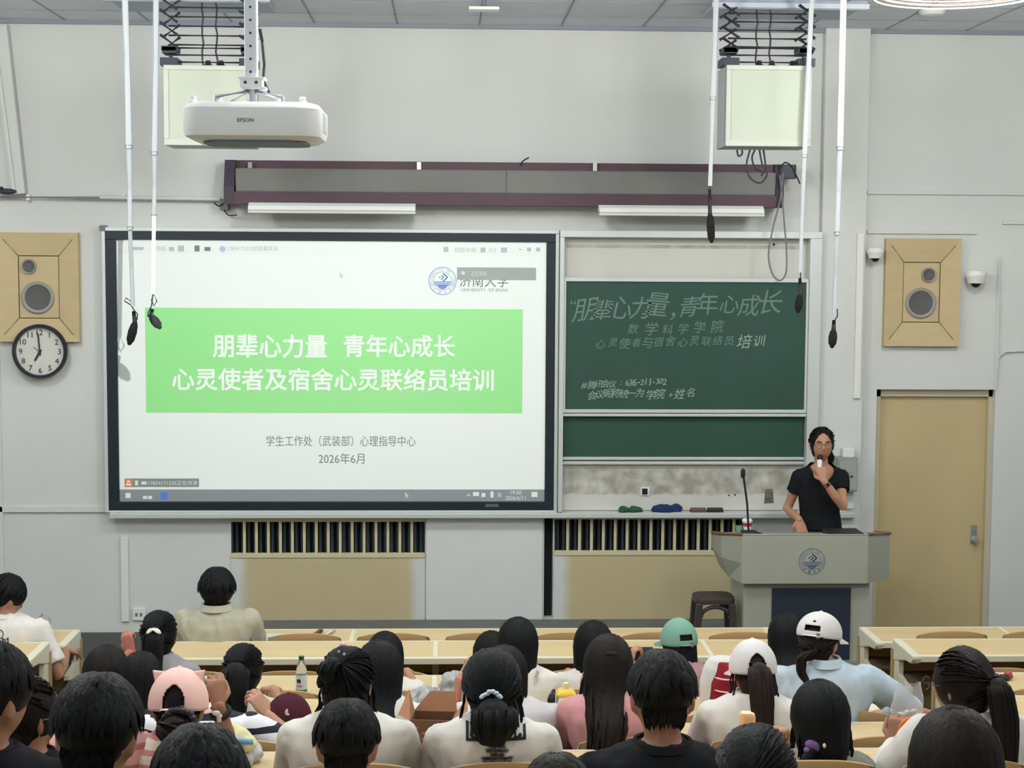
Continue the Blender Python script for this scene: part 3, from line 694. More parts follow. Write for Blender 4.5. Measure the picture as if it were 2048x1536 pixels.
r = rect(265, 1216, 291, 1241, -0.02); t = tag(obj('wall_outlet', MB().box(r[0], r[1], -0.022, 0, r[2], r[3]), M_offw, bevel=0.004), 'white double power outlet low on the left wall', 'outlet')
for px in (273, 282):
    q = rect(px-2.5, 1226, px+2.5, 1233, -0.022); obj('socket_face', MB().box(q[0], q[1], -0.0235, -0.022, q[2], q[3]), mat('socket_grey', (120, 120, 118), 0.6), t)
m = MB().tube([P(-80, 394, -0.06), P(200, 395, -0.06), P(440, 398, -0.06)], 0.016, 10)
pp = tag(obj('conduit_pipe', m, M_wall, sm=50), 'thin white horizontal pipe on the wall left of the beam', 'pipe')
for px in (60, 250): 
    q = P(px, 395, 0); obj('pipe_clip', MB().box(q.x-0.012, q.x+0.012, -0.06, 0.0, q.z-0.022, q.z+0.022), M_offw, pp)
c = P(450, 412, -0.05); t = thing('junction_bracket', 'small dark junction bracket with loose wires at the beam end', 'bracket', (c.x, -0.04, c.z-0.05))
obj('bracket_body', MB().rbox(c.x-0.035, c.x+0.03, -0.09, 0.0, c.z-0.03, c.z+0.05, 0.01), mat('bracket_grey', (118, 118, 118), 0.6), t, bevel=0.006)
wire([(447, 418), (456, 430), (474, 430)], -0.06, 0.005, 'loose_wire', M_cable, t)
wire([(428, 405), (438, 412), (450, 405), (458, 398)], -0.09, 0.006, 'loose_wire', M_cable, t)
# slanting white duct at the left edge
a, b = P(-4, 50, -0.08), P(36, 388, -0.08); ax = (b-a).normalized(); sd = Vector((ax.z, 0, -ax.x))
q = [a - sd*0.06, a + sd*0.06, b + sd*0.05, b - sd*0.05]
m = MB().loft([q, [p + Vector((0, 0.07, 0)) for p in q]]).loft([[p + Vector((0, -0.02, 0)) for p in (a + sd*0.02, a + sd*0.045, b + sd*0.035, b + sd*0.01)], [p for p in (a + sd*0.02, a + sd*0.045, b + sd*0.035, b + sd*0.01)]])
t = tag(obj('slanting_duct', m, M_wall, bevel=0.004), 'white duct slanting down the wall at the far left', 'duct')
c = P(14, 383, -0.1); obj('cable_end', MB().ell((c.x, -0.1, c.z), (0.07, 0.03, 0.022)).tube([c, P(4, 376, -0.1), P(-20, 380, -0.1)], 0.012, 6), M_dark, t, sm=50)
# metal control box with router, behind the lecturer
r = rect(1672, 914, 1712, 982, -0.14); t = thing('control_cabinet', 'grey metal control box on the pilaster behind the lecturer', 'cabinet', ((r[0]+r[1])/2, -0.1, r[2]))
obj('body', MB().box(r[0], r[1], -0.19, -0.07, r[2], r[3]), mat('cabinet_grey', (150, 154, 146), 0.5), t, bevel=0.004)
d = obj('door', MB().box(r[0]+0.012, r[1]-0.006, -0.197, -0.19, r[2]+0.012, r[3]-0.02), mat('cabinet_door', (160, 164, 156), 0.5), t, bevel=0.002)
c = P(1703, 953, -0.2); obj('lock', MB().disc((c.x, 0, c.z), 0.009, -0.203, -0.197, 12), M_dark, d)
q = rect(1686, 897, 1709, 913, -0.15); tag(obj('wall_router', MB().rbox(q[0], q[1], -0.16, -0.08, r[3]+0.0005, q[3], 0.008), M_offw, bevel=0.003), 'small white box on top of the grey control cabinet', 'router')
q = rect(1690, 986, 1708, 1018, -0.1); tag(obj('junction_box', MB().box(q[0], q[1], -0.1, -0.07, q[2], q[3]), M_white, bevel=0.004), 'small white plate under the grey control cabinet', 'box')
# ================================================================ CEILING FITTINGS
M_rail = mat('rail_white', (188, 193, 197), 0.4)
YL = D(10.6)
def lift(rail_px, ry, box_px, label, raillab, depth, front_d):
    Yf = D(front_d)
    B = rect(*box_px, Yf); dpt = depth
    t = thing('hanging_cabinet', label, 'cabinet', ((B[0]+B[1])/2, Yf + dpt/2, B[2]), 'white boxes on scissor lifts')
    z0, z1 = B[2], B[3]; M_box = mat('cabinet_cream', (184, 190, 174), 0.5, var=0.03, scale=3)
    bd = obj('body', MB().box(B[0], B[1], Yf, Yf+dpt, z0, z1), mat('cabinet_side', (156, 160, 160), 0.5), t, bevel=0.004)
    rim = 0.03
    obj('front_rim', framebox(B, (B[0]+rim, B[1]-rim, z0+rim+0.01, z1-rim), Yf-0.012, Yf), mat('cabinet_rim', (192, 196, 184), 0.45), bd, bevel=0.003)
    obj('front_panel', MB().box(B[0]+rim, B[1]-rim, Yf-0.004, Yf, z0+rim+0.01, z1-rim), M_box, bd)
    R = rect(rail_px[0], ry, rail_px[1], ry+8, YL)
    cap = MB().box(R[0], R[1], YL, YL+0.03, CEIL_Z-0.06, CEIL_Z).box(R[0]+0.02, R[1]-0.02, YL+0.03, YL+0.62, CEIL_Z-0.035, CEIL_Z-0.004)
    obj('ceiling_plate', cap, mat('lift_plate', (150, 156, 172), 0.5), t)
    obj('plate_rail', MB().box(R[0]-0.01, R[1]+0.01, YL-0.02, YL, CEIL_Z-0.055, CEIL_Z-0.02), M_rail, t, bevel=0.003)
    # scissor lattice at four corners' sides and cross bars
    top = CEIL_Z-0.05; n = 4; h = (top-z1-0.02)/ (n+2.0)
    for sx in (B[0]+0.03, B[1]-0.03):
        m = MB(); ya, yb = Yf+0.03, Yf+0.14
        w_ = 0.055
        for i in range(n):
            za_ = top - h*1.15*i; zb_ = za_ - h*1.15
            m.tube([(sx-w_, ya, za_), (sx+w_, ya, zb_)], 0.011, 6); m.tube([(sx+w_, yb, za_), (sx-w_, yb, zb_)], 0.011, 6)
        m.box(sx-w_, sx+w_, Yf+0.01, Yf+0.2, z1, z1+0.05)
        m.box(sx-w_*0.8, sx+w_*0.8, Yf+0.03, Yf+0.18, z1+0.08, z1+0.12).box(sx-0.01, sx+0.01, Yf+0.08, Yf+0.12, z1+0.04, z1+0.09)
        m.box(sx-w_*0.9, sx+w_*0.9, Yf+0.03, Yf+0.18, zb_-0.02, zb_+0.01).box(sx-0.01, sx+0.01, Yf+0.08, Yf+0.12, z1+0.1, zb_)
        obj('scissor_arm', m, M_dark, t)
    for i in range(8):
        z = (top - h*1.15*(i*0.75+0.7)) if i < 5 else z1 + 0.03 + (i-5)*0.045
        obj('cross_bar', MB().tube([(B[0]+0.02, Yf+0.085, z), (B[1]-0.02, Yf+0.085, z)], 0.007, 6), M_dark, t)
    for fx in (0.40, 0.56):
        x = B[0] + (B[1]-B[0])*fx; pts = []
        for i in range(9): pts.append((x + 0.006*sin(i*2.1+fx*9), Yf+0.16+0.006*cos(i*1.7), top - (top-z1)*i/8.0))
        obj('feed_cable', MB().tube(pts, 0.006, 6), M_dark, t, sm=60)
    m = MB()
    for fx in (0.45, 0.6, 0.85): m.lathe([(0.05, 0), (0.045, 0.02), (0.02, 0.03), (0.015, 0.055), (0.0001, 0.055)], (B[0] + (B[1]-B[0])*fx, Yf+0.2, z1), 12)
    obj('top_fitting', m, M_dark, t, sm=40)
    return t, B, Yf
tL, BL, YfL = lift((205, 537), -1, (328, 131, 505, 291), 'white square box on a scissor lift behind the projector', '', 0.34, 10.45)
tR, BR, YfR = lift((1427, 1735), 7, (1452, 131, 1622, 293), 'white square box on a scissor lift above the chalkboard', '', 0.34, 10.45)
for pts in ([(1500, 300), (1493, 330), (1500, 355), (1520, 366), (1534, 350), (1530, 335)], [(1510, 300), (1504, 315), (1510, 335), (1524, 345)], [(1519, 300), (1522, 318), (1526, 335)], [(1527, 300), (1530, 322), (1531, 340), (1522, 352)], [(1474, 300), (1477, 312), (1484, 308), (1484, 300)]):
    wire(pts, YfR+0.1, 0.006, 'dangling_cable', M_cable, tR)
# hanging boom microphones
def mic(px_top, pz, segs, label, d, tail, head, rad=0.016):
    """segs: telescopic joints as photo points; tail = wire to head; head = capsule end points"""
    Y = D(d); p = [P(a, b, Y) for a, b in segs]
    top = p[0] + (p[0]-p[1]).normalized() * 0.01
    if pz is None:
        dirv = (p[0]-p[1]).normalized(); top = p[0] + dirv*((CEIL_Z - 0.0 - p[0].z)/dirv.z)
    t = thing('hanging_microphone', label, 'microphone', (p[-1].x, Y, p[-1].z), 'boom microphones hanging from the ceiling')
    obj('ceiling_mount', MB().lathe([(0.05, 0), (0.05, -0.015), (0.02, -0.03), (0.02, -0.05), (0.0001, -0.05)], (top.x, Y, CEIL_Z), 16), M_rail, t, sm=40)
    rr = rad
    for i in range(len(p)-1):
        a = top if i == 0 else p[i]
        obj('boom_tube', MB().tube([a, p[i+1]], rr, 12), M_rail, t, sm=50)
        if i < len(p)-2: obj('boom_joint', MB().tube([p[i+1] + (p[i]-p[i+1]).normalized()*0.02, p[i+1]], rr*1.2, 12), mat('joint_chrome', (170, 174, 176), 0.3, 0.5), t, sm=50)
        rr *= 0.80
    tl_ = [P(a, b, Y) for a, b in tail]
    obj('suspension_wire', MB().tube(tl_, 0.004, 6), M_dark, t, sm=60)
    hd = [P(a, b, Y) for a, b in head]
    m = obj('microphone_stem', MB().tube([hd[0], hd[0].lerp(hd[1], 1.0)], [0.010, 0.014], 12), M_black, t, sm=50)
    q = [hd[1].lerp(hd[2], f) for f in (0.0, 0.12, 0.45, 0.85, 1.0)]
    obj('foam_windshield', MB().capsule(q, [0.014, 0.021, 0.027, 0.024, 0.014], 14), mat('foam_black', (26, 28, 30), 0.95, bump=0.5, bscale=220), t, sm=60)
mic(250, None, [(250, 0), (258, 297), (260, 460), (266, 612)], 'hanging boom microphone with a dark pole over the screen edge', 9.5,
    [(264, 604), (252, 596), (249, 602), (262, 610), (268, 620), (275, 628), (274, 640)], [(267, 622), (270, 645), (259, 686)], 0.019)
mic(312, None, [(312, 0), (309, 310), (308, 436), (306, 588)], 'hanging boom microphone with its head bent sideways over the screen', 9.5,
    [(306, 586), (314, 602), (308, 612), (303, 600), (306, 588), (303, 612), (296, 626), (296, 634)], [(305, 618), (302, 632), (319, 654)], 0.017)
mic(1432, None, [(1432, 10), (1426, 200), (1420, 372)], 'hanging boom microphone in front of the grey roller casing', 10.4,
    [(1420, 370), (1419, 382), (1420, 392)], [(1419, 378), (1420, 428), (1423, 482)], 0.017)
mic(1623, None, [(1623, 10), (1609, 315), (1600, 545)], 'hanging boom microphone over the edge of the chalkboard', 10.4,
    [(1601, 543), (1601, 556), (1600, 572)], [(1600, 556), (1600, 590), (1596, 622)], 0.016)
mic(1687, None, [(1687, 0), (1680, 300), (1674, 470), (1668, 628)], 'hanging boom microphone in front of the white pilaster', 9.5,
    [(1668, 626), (1675, 618), (1675, 632), (1669, 642)], [(1668, 640), (1667, 660), (1664, 692)], 0.019)
# projector on its ceiling pole
pd = 5.0; YP = D(pd)
a = rect(358, 209, 641, 270, YP)
t = thing('ceiling_projector', 'white ceiling projector on a pole seen from behind', 'projector', ((a[0]+a[1])/2, YP+0.18, a[2]))
M_pj = mat('projector_white', (226, 227, 224), 0.45)
x0, x1 = a[0], a[1]; z1 = a[3]; z0 = a[2]; dep = 0.36
def rr_plan(x0, x1, y0, y1, r, n=8, front=0.02):
    pl = []
    for cx, cy, a0 in ((x1-r, y1-r, 0), (x0+r, y1-r, pi/2), (x0+r, y0+r, pi), (x1-r, y0+r, 1.5*pi)):
        for k in range(n+1):
            an = a0 + pi/2*k/n; pl.append((cx + r*cos(an), cy + r*sin(an)))
    return pl
rings = []
for zf, ins in ((z1+0.012, 0.03), (z1+0.006, 0.012), (z1-0.008, 0.0), (z0+0.02, 0.0), (z0, 0.006), (z0-0.012, 0.03), (z0-0.014, 0.05)):
    rings.append([(x, y, zf) for x, y in rr_plan(x0+ins, x1-ins, YP+ins, YP+dep-ins, 0.075-ins*0.3)])
obj('body', MB().loft(list(reversed(rings))), M_pj, t, sm=35)
obj('underside_plate', MB().rbox(x0+0.06, x1-0.05, YP+0.035, YP+dep-0.08, z0-0.02, z0-0.013, 0.06, 8), mat('underside_dark', (96, 100, 104), 0.6), t)  # dark grey rounded plate on the underside of the body
c = P(491, 240, YP); obj('badge_lettering', MB().text('EPSON', (c.x, YP-0.0012, c.z), 7.5/640, 32/640, bold=0.015), mat('badge_grey', (92, 94, 100), 0.5), t)
lensx = (x0+x1)/2 + 0.05; lens = Vector((lensx, YP+dep+0.01, (z0+z1)/2))
obj('lens', MB().lathe([(0.0001, 0.0), (0.04, 0.0), (0.045, 0.01), (0.045, 0.035), (0.05, 0.035)], (lens.x, YP+dep+0.02, lens.z), 24, Matrix(((1,0,0),(0,0,1),(0,-1,0)))), M_black, t, sm=40)
obj('side_port', MB().box(x1-0.004, x1+0.001, YP+0.09, YP+0.25, z0+0.02, z1-0.015), mat('vent_grey', (150, 152, 154), 0.6), t)
for px, py in ((386, 200), (436, 202), (556, 200), (605, 199)):
    q = P(px, py, YP+0.12); obj('mount_foot', MB().lathe([(0.016, 0), (0.016, 0.012), (0.01, 0.016), (0.01, 0.028), (0.0001, 0.03)], (q.x, YP+0.12, z1+0.008), 14), M_pj, t, sm=40)
pc = P(505, 180, YP+0.12); cx0 = pc.x; zt = P(505, 158, YP+0.12).z
pole = obj('ceiling_pole', MB().rbox(cx0-0.02-0.003, cx0+0.02-0.003, YP+0.10, YP+0.14, zt, CEIL_Z, 0.006), mat('pole_white', (214, 217, 222), 0.45), t)
m = MB()
for i in range(6): m.disc((cx0-0.003, 0, zt+0.02+i*0.04), 0.004, YP+0.0985, YP+0.1005, 12)
obj('pole_hole', m, M_dark, pole)
obj('mount_block', MB().box(cx0-0.036, cx0+0.034, YP+0.085, YP+0.155, zt-0.028, zt).box(cx0-0.042, cx0+0.042, YP+0.08, YP+0.16, zt-0.003, zt+0.003).box(cx0-0.03, cx0+0.045, YP+0.09, YP+0.15, zt-0.034, zt-0.026), M_pj, t, bevel=0.002)
m = MB().disc((cx0-0.018, 0, zt-0.014), 0.005, YP+0.083, YP+0.0855, 12).disc((cx0+0.016, 0, zt-0.014), 0.005, YP+0.083, YP+0.0855, 12); obj('mount_bolt', m, M_dark, t)
hub = Vector((cx0, YP+0.12, zt-0.04))
for dx, dy in ((-0.11, -0.05), (0.10, -0.06), (-0.075, 0.09), (0.085, 0.09)):
    e = Vector((cx0+dx, YP+0.12+dy, z1+0.03)); obj('mount_arm', MB().tube([hub + Vector((0, 0, 0.004)), e, e - Vector((0, 0, 0.02))], [0.008, 0.007, 0.008], 8), mat('arm_grey', (170, 170, 176), 0.4, 0.3), t, sm=50)
obj('hub', MB().lathe([(0.016, z1+0.01-hub.z), (0.014, 0.0), (0.022, 0.01), (0.0001, 0.012)], hub, 16), mat('arm_grey', (170, 170, 176), 0.4, 0.3), t, sm=40)
pts = [Vector((cx0+0.02, YP+0.15, zt+0.16)), Vector((cx0+0.028, YP+0.15, zt+0.12)), Vector((cx0+0.034, YP+0.15, zt+0.05)), Vector((cx0+0.03, YP+0.15, zt+0.0)), Vector((cx0+0.05, YP+0.15, zt-0.04))]
obj('power_cable', MB().tube(pts, 0.005, 6), M_cable, t, sm=60)
# the projector's own beam: straight at the wall, framed to the screen by lens shift
pl = bpy.data.lights.new('projector_beam', 'SPOT'); pl.energy = 1750; pl.spot_size = radians(64); pl.spot_blend = 0.0; pl.shadow_soft_size = 0.006; pl.color = (0.94, 1.0, 0.95)
plo = bpy.data.objects.new('projector_beam', pl); COL.objects.link(plo)
L0 = Vector((lens.x, YP+dep+0.08, lens.z)); plo.location = L0
plo.rotation_euler = (radians(90), 0, 0)      # local -z looks along +y, local x = world x, local y = world z
pl.use_nodes = True; nt = pl.node_tree
em = nt.nodes['Emission']; tc = nt.nodes.new('ShaderNodeTexCoord'); sp = nt.nodes.new('ShaderNodeSeparateXYZ'); nt.links.new(tc.outputs['Normal'], sp.inputs[0])
dist = YB - L0.y
def mnode(op, a, b=None):
    n = nt.nodes.new('ShaderNodeMath'); n.operation = op
    for i, q in enumerate((a, b)):
        if q is None: continue
        if isinstance(q, (int, float)): n.inputs[i].default_value = q
        else: nt.links.new(q, n.inputs[i])
    return n.outputs[0]
zn = mnode('ABSOLUTE', sp.outputs['Z'])
u = mnode('DIVIDE', sp.outputs['X'], zn); v = mnode('DIVIDE', sp.outputs['Y'], zn)
uc, uh = ((sc[0]+sc[1])/2 - L0.x)/dist, (sc[1]-sc[0])/2/dist
vc, vh = ((sc[2]+sc[3])/2 - L0.z)/dist, (sc[3]-sc[2])/2/dist
mu = mnode('LESS_THAN', mnode('ABSOLUTE', mnode('SUBTRACT', u, uc)), uh)
mv = mnode('LESS_THAN', mnode('ABSOLUTE', mnode('SUBTRACT', v, vc)), vh)
nt.links.new(mnode('MULTIPLY', mu, mv), em.inputs['Strength'])
# ring hung at the top right, its bright arcs drawn as emissive tubes
Yr = D(9.0); c = P(1864, 17, Yr); t = thing('glowing_ring', 'glowing warm ring hanging at the top right edge', 'lamp', (c.x, Yr-0.43, c.z))
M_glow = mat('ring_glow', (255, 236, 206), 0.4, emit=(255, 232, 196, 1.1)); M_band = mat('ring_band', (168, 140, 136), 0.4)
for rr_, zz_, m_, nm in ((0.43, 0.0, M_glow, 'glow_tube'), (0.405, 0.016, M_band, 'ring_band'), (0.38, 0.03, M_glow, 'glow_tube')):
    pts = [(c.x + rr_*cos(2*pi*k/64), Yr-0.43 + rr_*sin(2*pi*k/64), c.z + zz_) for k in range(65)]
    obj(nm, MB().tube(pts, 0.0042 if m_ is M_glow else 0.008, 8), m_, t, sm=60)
for k in range(3):
    an = 2*pi*k/3 + pi/2; q = Vector((c.x + 0.42*cos(an), Yr-0.43+0.42*sin(an), c.z+0.01))
    obj('suspension_rod', MB().tube([q, (q.x, q.y, CEIL_Z)], 0.006, 8), M_dark, t)
q = P(1864, 24, D(10.95)); tag(obj('ceiling_rose', MB().lathe([(0.0001, -0.035), (0.07, -0.03), (0.09, -0.01), (0.09, 0.0), (0.0001, 0.0)], (q.x, q.y, CEIL_Z-0.002), 24), M_white, sm=40), 'small round white ceiling rose behind the glowing ring', 'ceiling rose')
# small fixture at the ceiling's middle
c = P(968, 8, D(10.75)); t = thing('ceiling_fixture', 'small white ceiling fixture at the top edge of the frame', 'fixture', (c.x, c.y, CEIL_Z-0.1))
obj('plate', MB().box(c.x-0.10, c.x+0.10, c.y-0.06, c.y+0.06, CEIL_Z-0.07, CEIL_Z-0.05), M_white, t, bevel=0.004)
obj('stem', MB().tube([(c.x, c.y, CEIL_Z-0.05), (c.x, c.y, CEIL_Z)], 0.012, 10), M_greywall, t)
# ================================================================ LECTERN, STOOL AND WHAT STANDS THERE
M_lec = mat('lectern_grey', (158, 160, 146), 0.5, var=0.02)
M_lec2 = mat('lectern_grey_dark', (146, 148, 136), 0.5)
YF = D(10.5)
f = rect(1484, 1072, 1736, 1168, YF); w0 = P(1443, 1075, YF+0.22).x; w1 = P(1780, 1075, YF+0.22).x
t = thing('lectern', 'grey lectern with a round blue crest and a navy lower panel', 'lectern', ((f[0]+f[1])/2, YF+0.3, PLZ))
zt, zb_ = f[3], f[2]
plan = [(f[0], YF), (f[1], YF), (w1, YF+0.22), (w1, YF+0.62), (w0, YF+0.62), (w0, YF+0.22)]
planb = [(f[0]+0.0, YF), (f[1], YF), (w1-0.0, YF+0.22), (w1-0.0, YF+0.62), (w0+0.06, YF+0.62), (w0+0.06, YF+0.22)]
mid = zb_ + 0.14
hd_ = MB().loft([[(x, y, zb_) for x, y in planb], [(x, y, mid) for x, y in plan], [(x, y, zt - 0.15*(y-YF)) for x, y in plan]])
head_ = obj('head', hd_, M_lec, t, bevel=0.004)
obj('worktop', MB().loft([[(x, y, zt - 0.15*(y-YF) + q) for x, y in plan] for q in (0.0, 0.012)]), mat('lectern_top', (150, 152, 142), 0.5), t, bevel=0.004)
for xa, xb, xe in ((f[0], w0, w0), (f[1], w1, w1)):
    obj('top_edging', MB().tube([(xa, YF, zt+0.012), (xb, YF+0.22, zt-0.021), (xe, YF+0.61, zt-0.080)], 0.011, 6), mat('edging_brown', (124, 84, 56), 0.5), t)
obj('inset_screen', MB().box(f[0]+0.60, f[1]-0.02, YF+0.04, YF+0.26, zt-0.03, zt+0.009), M_black, t)
lo = rect(1486, 1170, 1738, 1338, YF+0.06)
obj('pedestal', MB().box(lo[0], lo[1], YF+0.06, YF+0.55, PLZ, zb_), M_lec, t, bevel=0.004)
np_ = rect(1543, 1176, 1700, 1338, YF+0.05); obj('front_panel', MB().box(np_[0], np_[1], YF+0.045, YF+0.062, PLZ, np_[3]), mat('panel_navy', (38, 46, 60), 0.5), t, bevel=0.003)
obj('plinth', MB().box(lo[0]-0.015, lo[1]+0.015, YF+0.04, YF+0.57, PLZ, PLZ+0.02), M_lec2, t)
cc = P(1624, 1123, YF); emblem(t, Vector((cc.x, 0, cc.z)), 27/302.0, YF, (mat('crest_blue', (84, 104, 132), 0.5), mat('crest_navy', (26, 40, 66), 0.5), mat('crest_green', (70, 110, 84), 0.5)), 0.001)
ztop = zt + 0.012 - 0.15*0.36
# gooseneck microphone
bpt = P(1497, 1066, YF+0.30); tpt = P(1486, 946, YF+0.30)
t = thing('gooseneck_microphone', 'thin black gooseneck microphone standing on the lectern', 'microphone', (bpt.x, YF+0.30, ztop))
obj('base', MB().rbox(bpt.x-0.05, bpt.x+0.06, YF+0.25, YF+0.35, ztop, ztop+0.025, 0.02), M_black, t, bevel=0.006)
obj('neck', MB().tube([(bpt.x, YF+0.3, ztop+0.02), Vector((bpt.x, YF+0.3, ztop)).lerp(tpt, 0.5) + Vector((0.01, 0, 0)), tpt], 0.007, 8), M_black, t, sm=60)
obj('capsule', MB().capsule([tpt - Vector((0, 0, 0.02)), tpt + Vector((0, 0, 0.015))], 0.016, 12), M_black, t, sm=60)
c = P(1494, 1066, YF+0.42); t = thing('drink_cup', 'white and red paper cup on the lectern behind the gooseneck', 'cup', (c.x, YF+0.42, ztop))
obj('cup_body', MB().lathe([(0.0001, 0), (0.026, 0), (0.034, 0.075), (0.0001, 0.075)], (c.x, YF+0.42, ztop), 24), M_offw, t, sm=40)
obj('cup_band', MB().torus([(0.0315, 0.04), (0.0345, 0.064), (0.0348, 0.064), (0.0318, 0.04)], (c.x, YF+0.42, ztop), 24), mat('cup_red', (176, 46, 48), 0.5), t, sm=40)
obj('cup_lid', MB().lathe([(0.0365, 0.075), (0.0365, 0.082), (0.03, 0.09), (0.0001, 0.09)], (c.x, YF+0.42, ztop), 24), M_offw, t, sm=40)
c2 = P(1481, 1066, YF+0.42); t = thing('glass_tumbler', 'small pale green tumbler beside the paper cup on the lectern', 'tumbler', (c2.x, YF+0.42, ztop))
obj('tumbler_body', MB().lathe([(0.0001, 0), (0.022, 0), (0.025, 0.04), (0.023, 0.04), (0.02, 0.004), (0.0001, 0.004)], (c2.x-0.01, YF+0.42, ztop), 20), mat('tumbler_green', (120, 160, 140), 0.3), t, sm=40)
c = P(1515, 1067, YF+0.25); tag(obj('computer_mouse', MB().ell((c.x, YF+0.2, ztop+0.012), (0.035, 0.05, 0.02)), M_black, sm=60), 'black computer mouse on the lectern top', 'mouse')
# stool
c0 = rect(1386, 1189, 1466, 1262, D(10.7)); Ys = D(10.7); cx_ = (c0[0]+c0[1])/2; sw = (c0[1]-c0[0])/2
t = thing('stool', 'dark brown plastic stool beside the lectern', 'stool', (cx_, Ys, PLZ))
M_st = mat('stool_brown', (62, 52, 50), 0.45)
zs = c0[3]; 
seat = MB().loft([[(x, y, z) for x, y in rr_plan(cx_-sw*q, cx_+sw*q, Ys-sw*q*0.9, Ys+sw*q*0.9, 0.06)] for z, q in ((zs-0.045, 0.98), (zs-0.02, 1.0), (zs-0.006, 0.97), (zs, 0.9))])
obj('seat', seat, M_st, t, sm=40)
for sx in (-1, 1):
    for sy in (-1, 1):
        obj('leg', MB().loft([[(cx_+sx*(sw*0.80+o_)+q[0], Ys+sy*(sw*0.70+o_)+q[1], z) for q in ((-0.022, -0.022), (0.022, -0.022), (0.022, 0.022), (-0.022, 0.022))] for z, o_ in ((zs-0.04, 0.0), (zs-0.2, 0.01), (PLZ, 0.03))]), M_st, t, bevel=0.006)
for sy in (-1, 1):
    pts = [(cx_ + sw*0.72*cos(a_), Ys+sy*sw*0.72, zs-0.135 + 0.07*sin(a_)) for a_ in [pi*k/10 for k in range(11)]]
    obj('apron', MB().tube(pts, 0.014, 8), M_st, t, sm=60)
# ================================================================ SEAT ROWS
DZ = {1: .75, 2: .855, 3: .862, 4: .955, 5: 1.06, 6: 1.19, 7: 1.345, 8: 1.50, 9: 1.63}
SBZ = {1: .888, 2: .875, 3: .985, 4: 1.093, 5: 1.222, 6: 1.377, 7: 1.53, 8: 1.66}
M_top = mat('desk_laminate', (202, 178, 134), 0.5, var=0.05, scale=3, stretch=(0.6, 5, 1))
M_edge = mat('desk_edge_cream', (214, 208, 186), 0.45)
M_seat = mat('seat_plywood', (186, 152, 106), 0.5, var=0.07, scale=3, stretch=(0.5, 3, 4))  # darker than the desktops: shade of backs facing away is in this tan
M_panel = mat('desk_panel_wood', (168, 146, 104), 0.55, var=0.06, scale=3, stretch=(4, 4, 0.5))
M_under = mat('desk_shelf_dark', (92, 78, 62), 0.6)
def desk_row(k, X0, X1, label, divs, seats, ends):
    far = (9.59 if k == 1 else SB[k-1] - 0.05); near = far - 0.39; z = DZ[k]
    yf, yn = D(far), D(near)            # yf is further from the camera
    fl = ROWFLOOR[k]; flf = ROWFLOOR[max(k-1, 1)]
    t = thing('lecture_desk_row', label, 'desk', ((X0+X1)/2, (yf+yn)/2, fl), 'fixed desk rows with seats')
    obj('desktop', MB().box(X0+0.02, X1-0.02, yn+0.03, yf-0.012, z-0.022, z), M_top, t)
    obj('near_edge', MB().rbox(X0+0.01, X1-0.01, yn-0.006, yn+0.03, z-0.034, z+0.001, 0.008), M_edge, t, bevel=0.004)
    obj('far_edge', MB().box(X0+0.01, X1-0.01, yf-0.012, yf, z-0.03, z+0.002), M_edge, t, bevel=0.003)
    for x in divs: obj('divider', MB().box(x-0.012, x+0.012, yn+0.03, yf-0.012, z-0.01, z+0.0015), M_edge, t)
    obj('modesty_panel', MB().box(X0+0.03, X1-0.03, yf-0.03, yf-0.012, flf + 0.12, z-0.03), M_panel, t)
    obj('shelf', MB().box(X0+0.04, X1-0.04, yn+0.12, yf-0.03, z-0.19, z-0.175), M_under, t)
    xs = [x for x, e in ((X0, ends[0]), (X1, ends[1])) if e]
    for x in xs:
        sg = 1 if x == X0 else -1
        prof = [(yf, z+0.004), (yn-0.012, z+0.004), (yn-0.014, z-0.02), (yn+0.03, z-0.05), (yn+0.14, z-0.06), (yf-0.10, z-0.10), (yf, z-0.12)]
        obj('end_bracket', MB().prism(prof, x, x+sg*0.05, 'yzx'), M_edge, t, bevel=0.008)
        obj('end_leg', MB().prism([(yf-0.02, z-0.1), (yf-0.11, z-0.1), (yf-0.10, fl+0.05), (yf-0.24, fl), (yf-0.02, fl)], x+sg*0.005, x+sg*0.04, 'yzx'), M_edge, t, bevel=0.006)
        obj('shelf_bracket', MB().prism([(yf-0.1, z-0.17), (yf-0.32, z-0.2), (yf-0.32, z-0.225), (yf-0.17, z-0.25), (yf-0.1, z-0.30)], x+sg*0.005, x+sg*0.03, 'yzx'), M_edge, t)
        obj('end_panel', MB().box(x-sg*0.004, x+sg*0.02, yf-0.03, yf+0.012, flf, z-0.05), M_panel, t)
    for x in divs:
        obj('end_leg', MB().prism([(yf-0.03, z-0.03), (yf-0.09, z-0.03), (yf-0.08, fl+0.05), (yf-0.2, fl), (yf-0.03, fl)], x-0.018, x+0.018, 'yzx'), M_edge, t)
    if k > 1:
        ys = D(SB[k-1]); zt = SBZ[k-1]
        for x in seats:
            hw = 0.223; n = 20; rows_ = []
            m = MB(); fr, bk = [], []
            for j in range(7):
                v = j/6.0; rf, rb = [], []
                for i in range(n+1):
                    u = -1 + 2.0*i/n
                    top = zt - 0.040*abs(u)**2.6 - (0.05 if abs(u) > 0.97 else 0)
                    z_ = top - (top - (zt-0.40))*v
                    yy = ys + 0.035*u*u + 0.03*v*v - 0.012
                    rf.append(Vector((x+u*hw, yy, z_))); rb.append(Vector((x+u*hw, yy+0.014, z_)))
                rows_.append(rf + list(reversed(rb)))
            m.loft(rows_)
            obj('seat_back', m, M_seat, t, sm=50)
            f0 = ROWFLOOR[k-1]
            obj('seat_pan', MB().rbox(x-0.21, x+0.21, ys+0.03, ys+0.40, f0+0.40, f0+0.425, 0.04), M_seat, t, bevel=0.006)
            obj('seat_support', MB().box(x-0.03, x+0.03, ys-0.03, ys+0.24, f0+0.34, f0+0.40), M_edge, t)
    return t
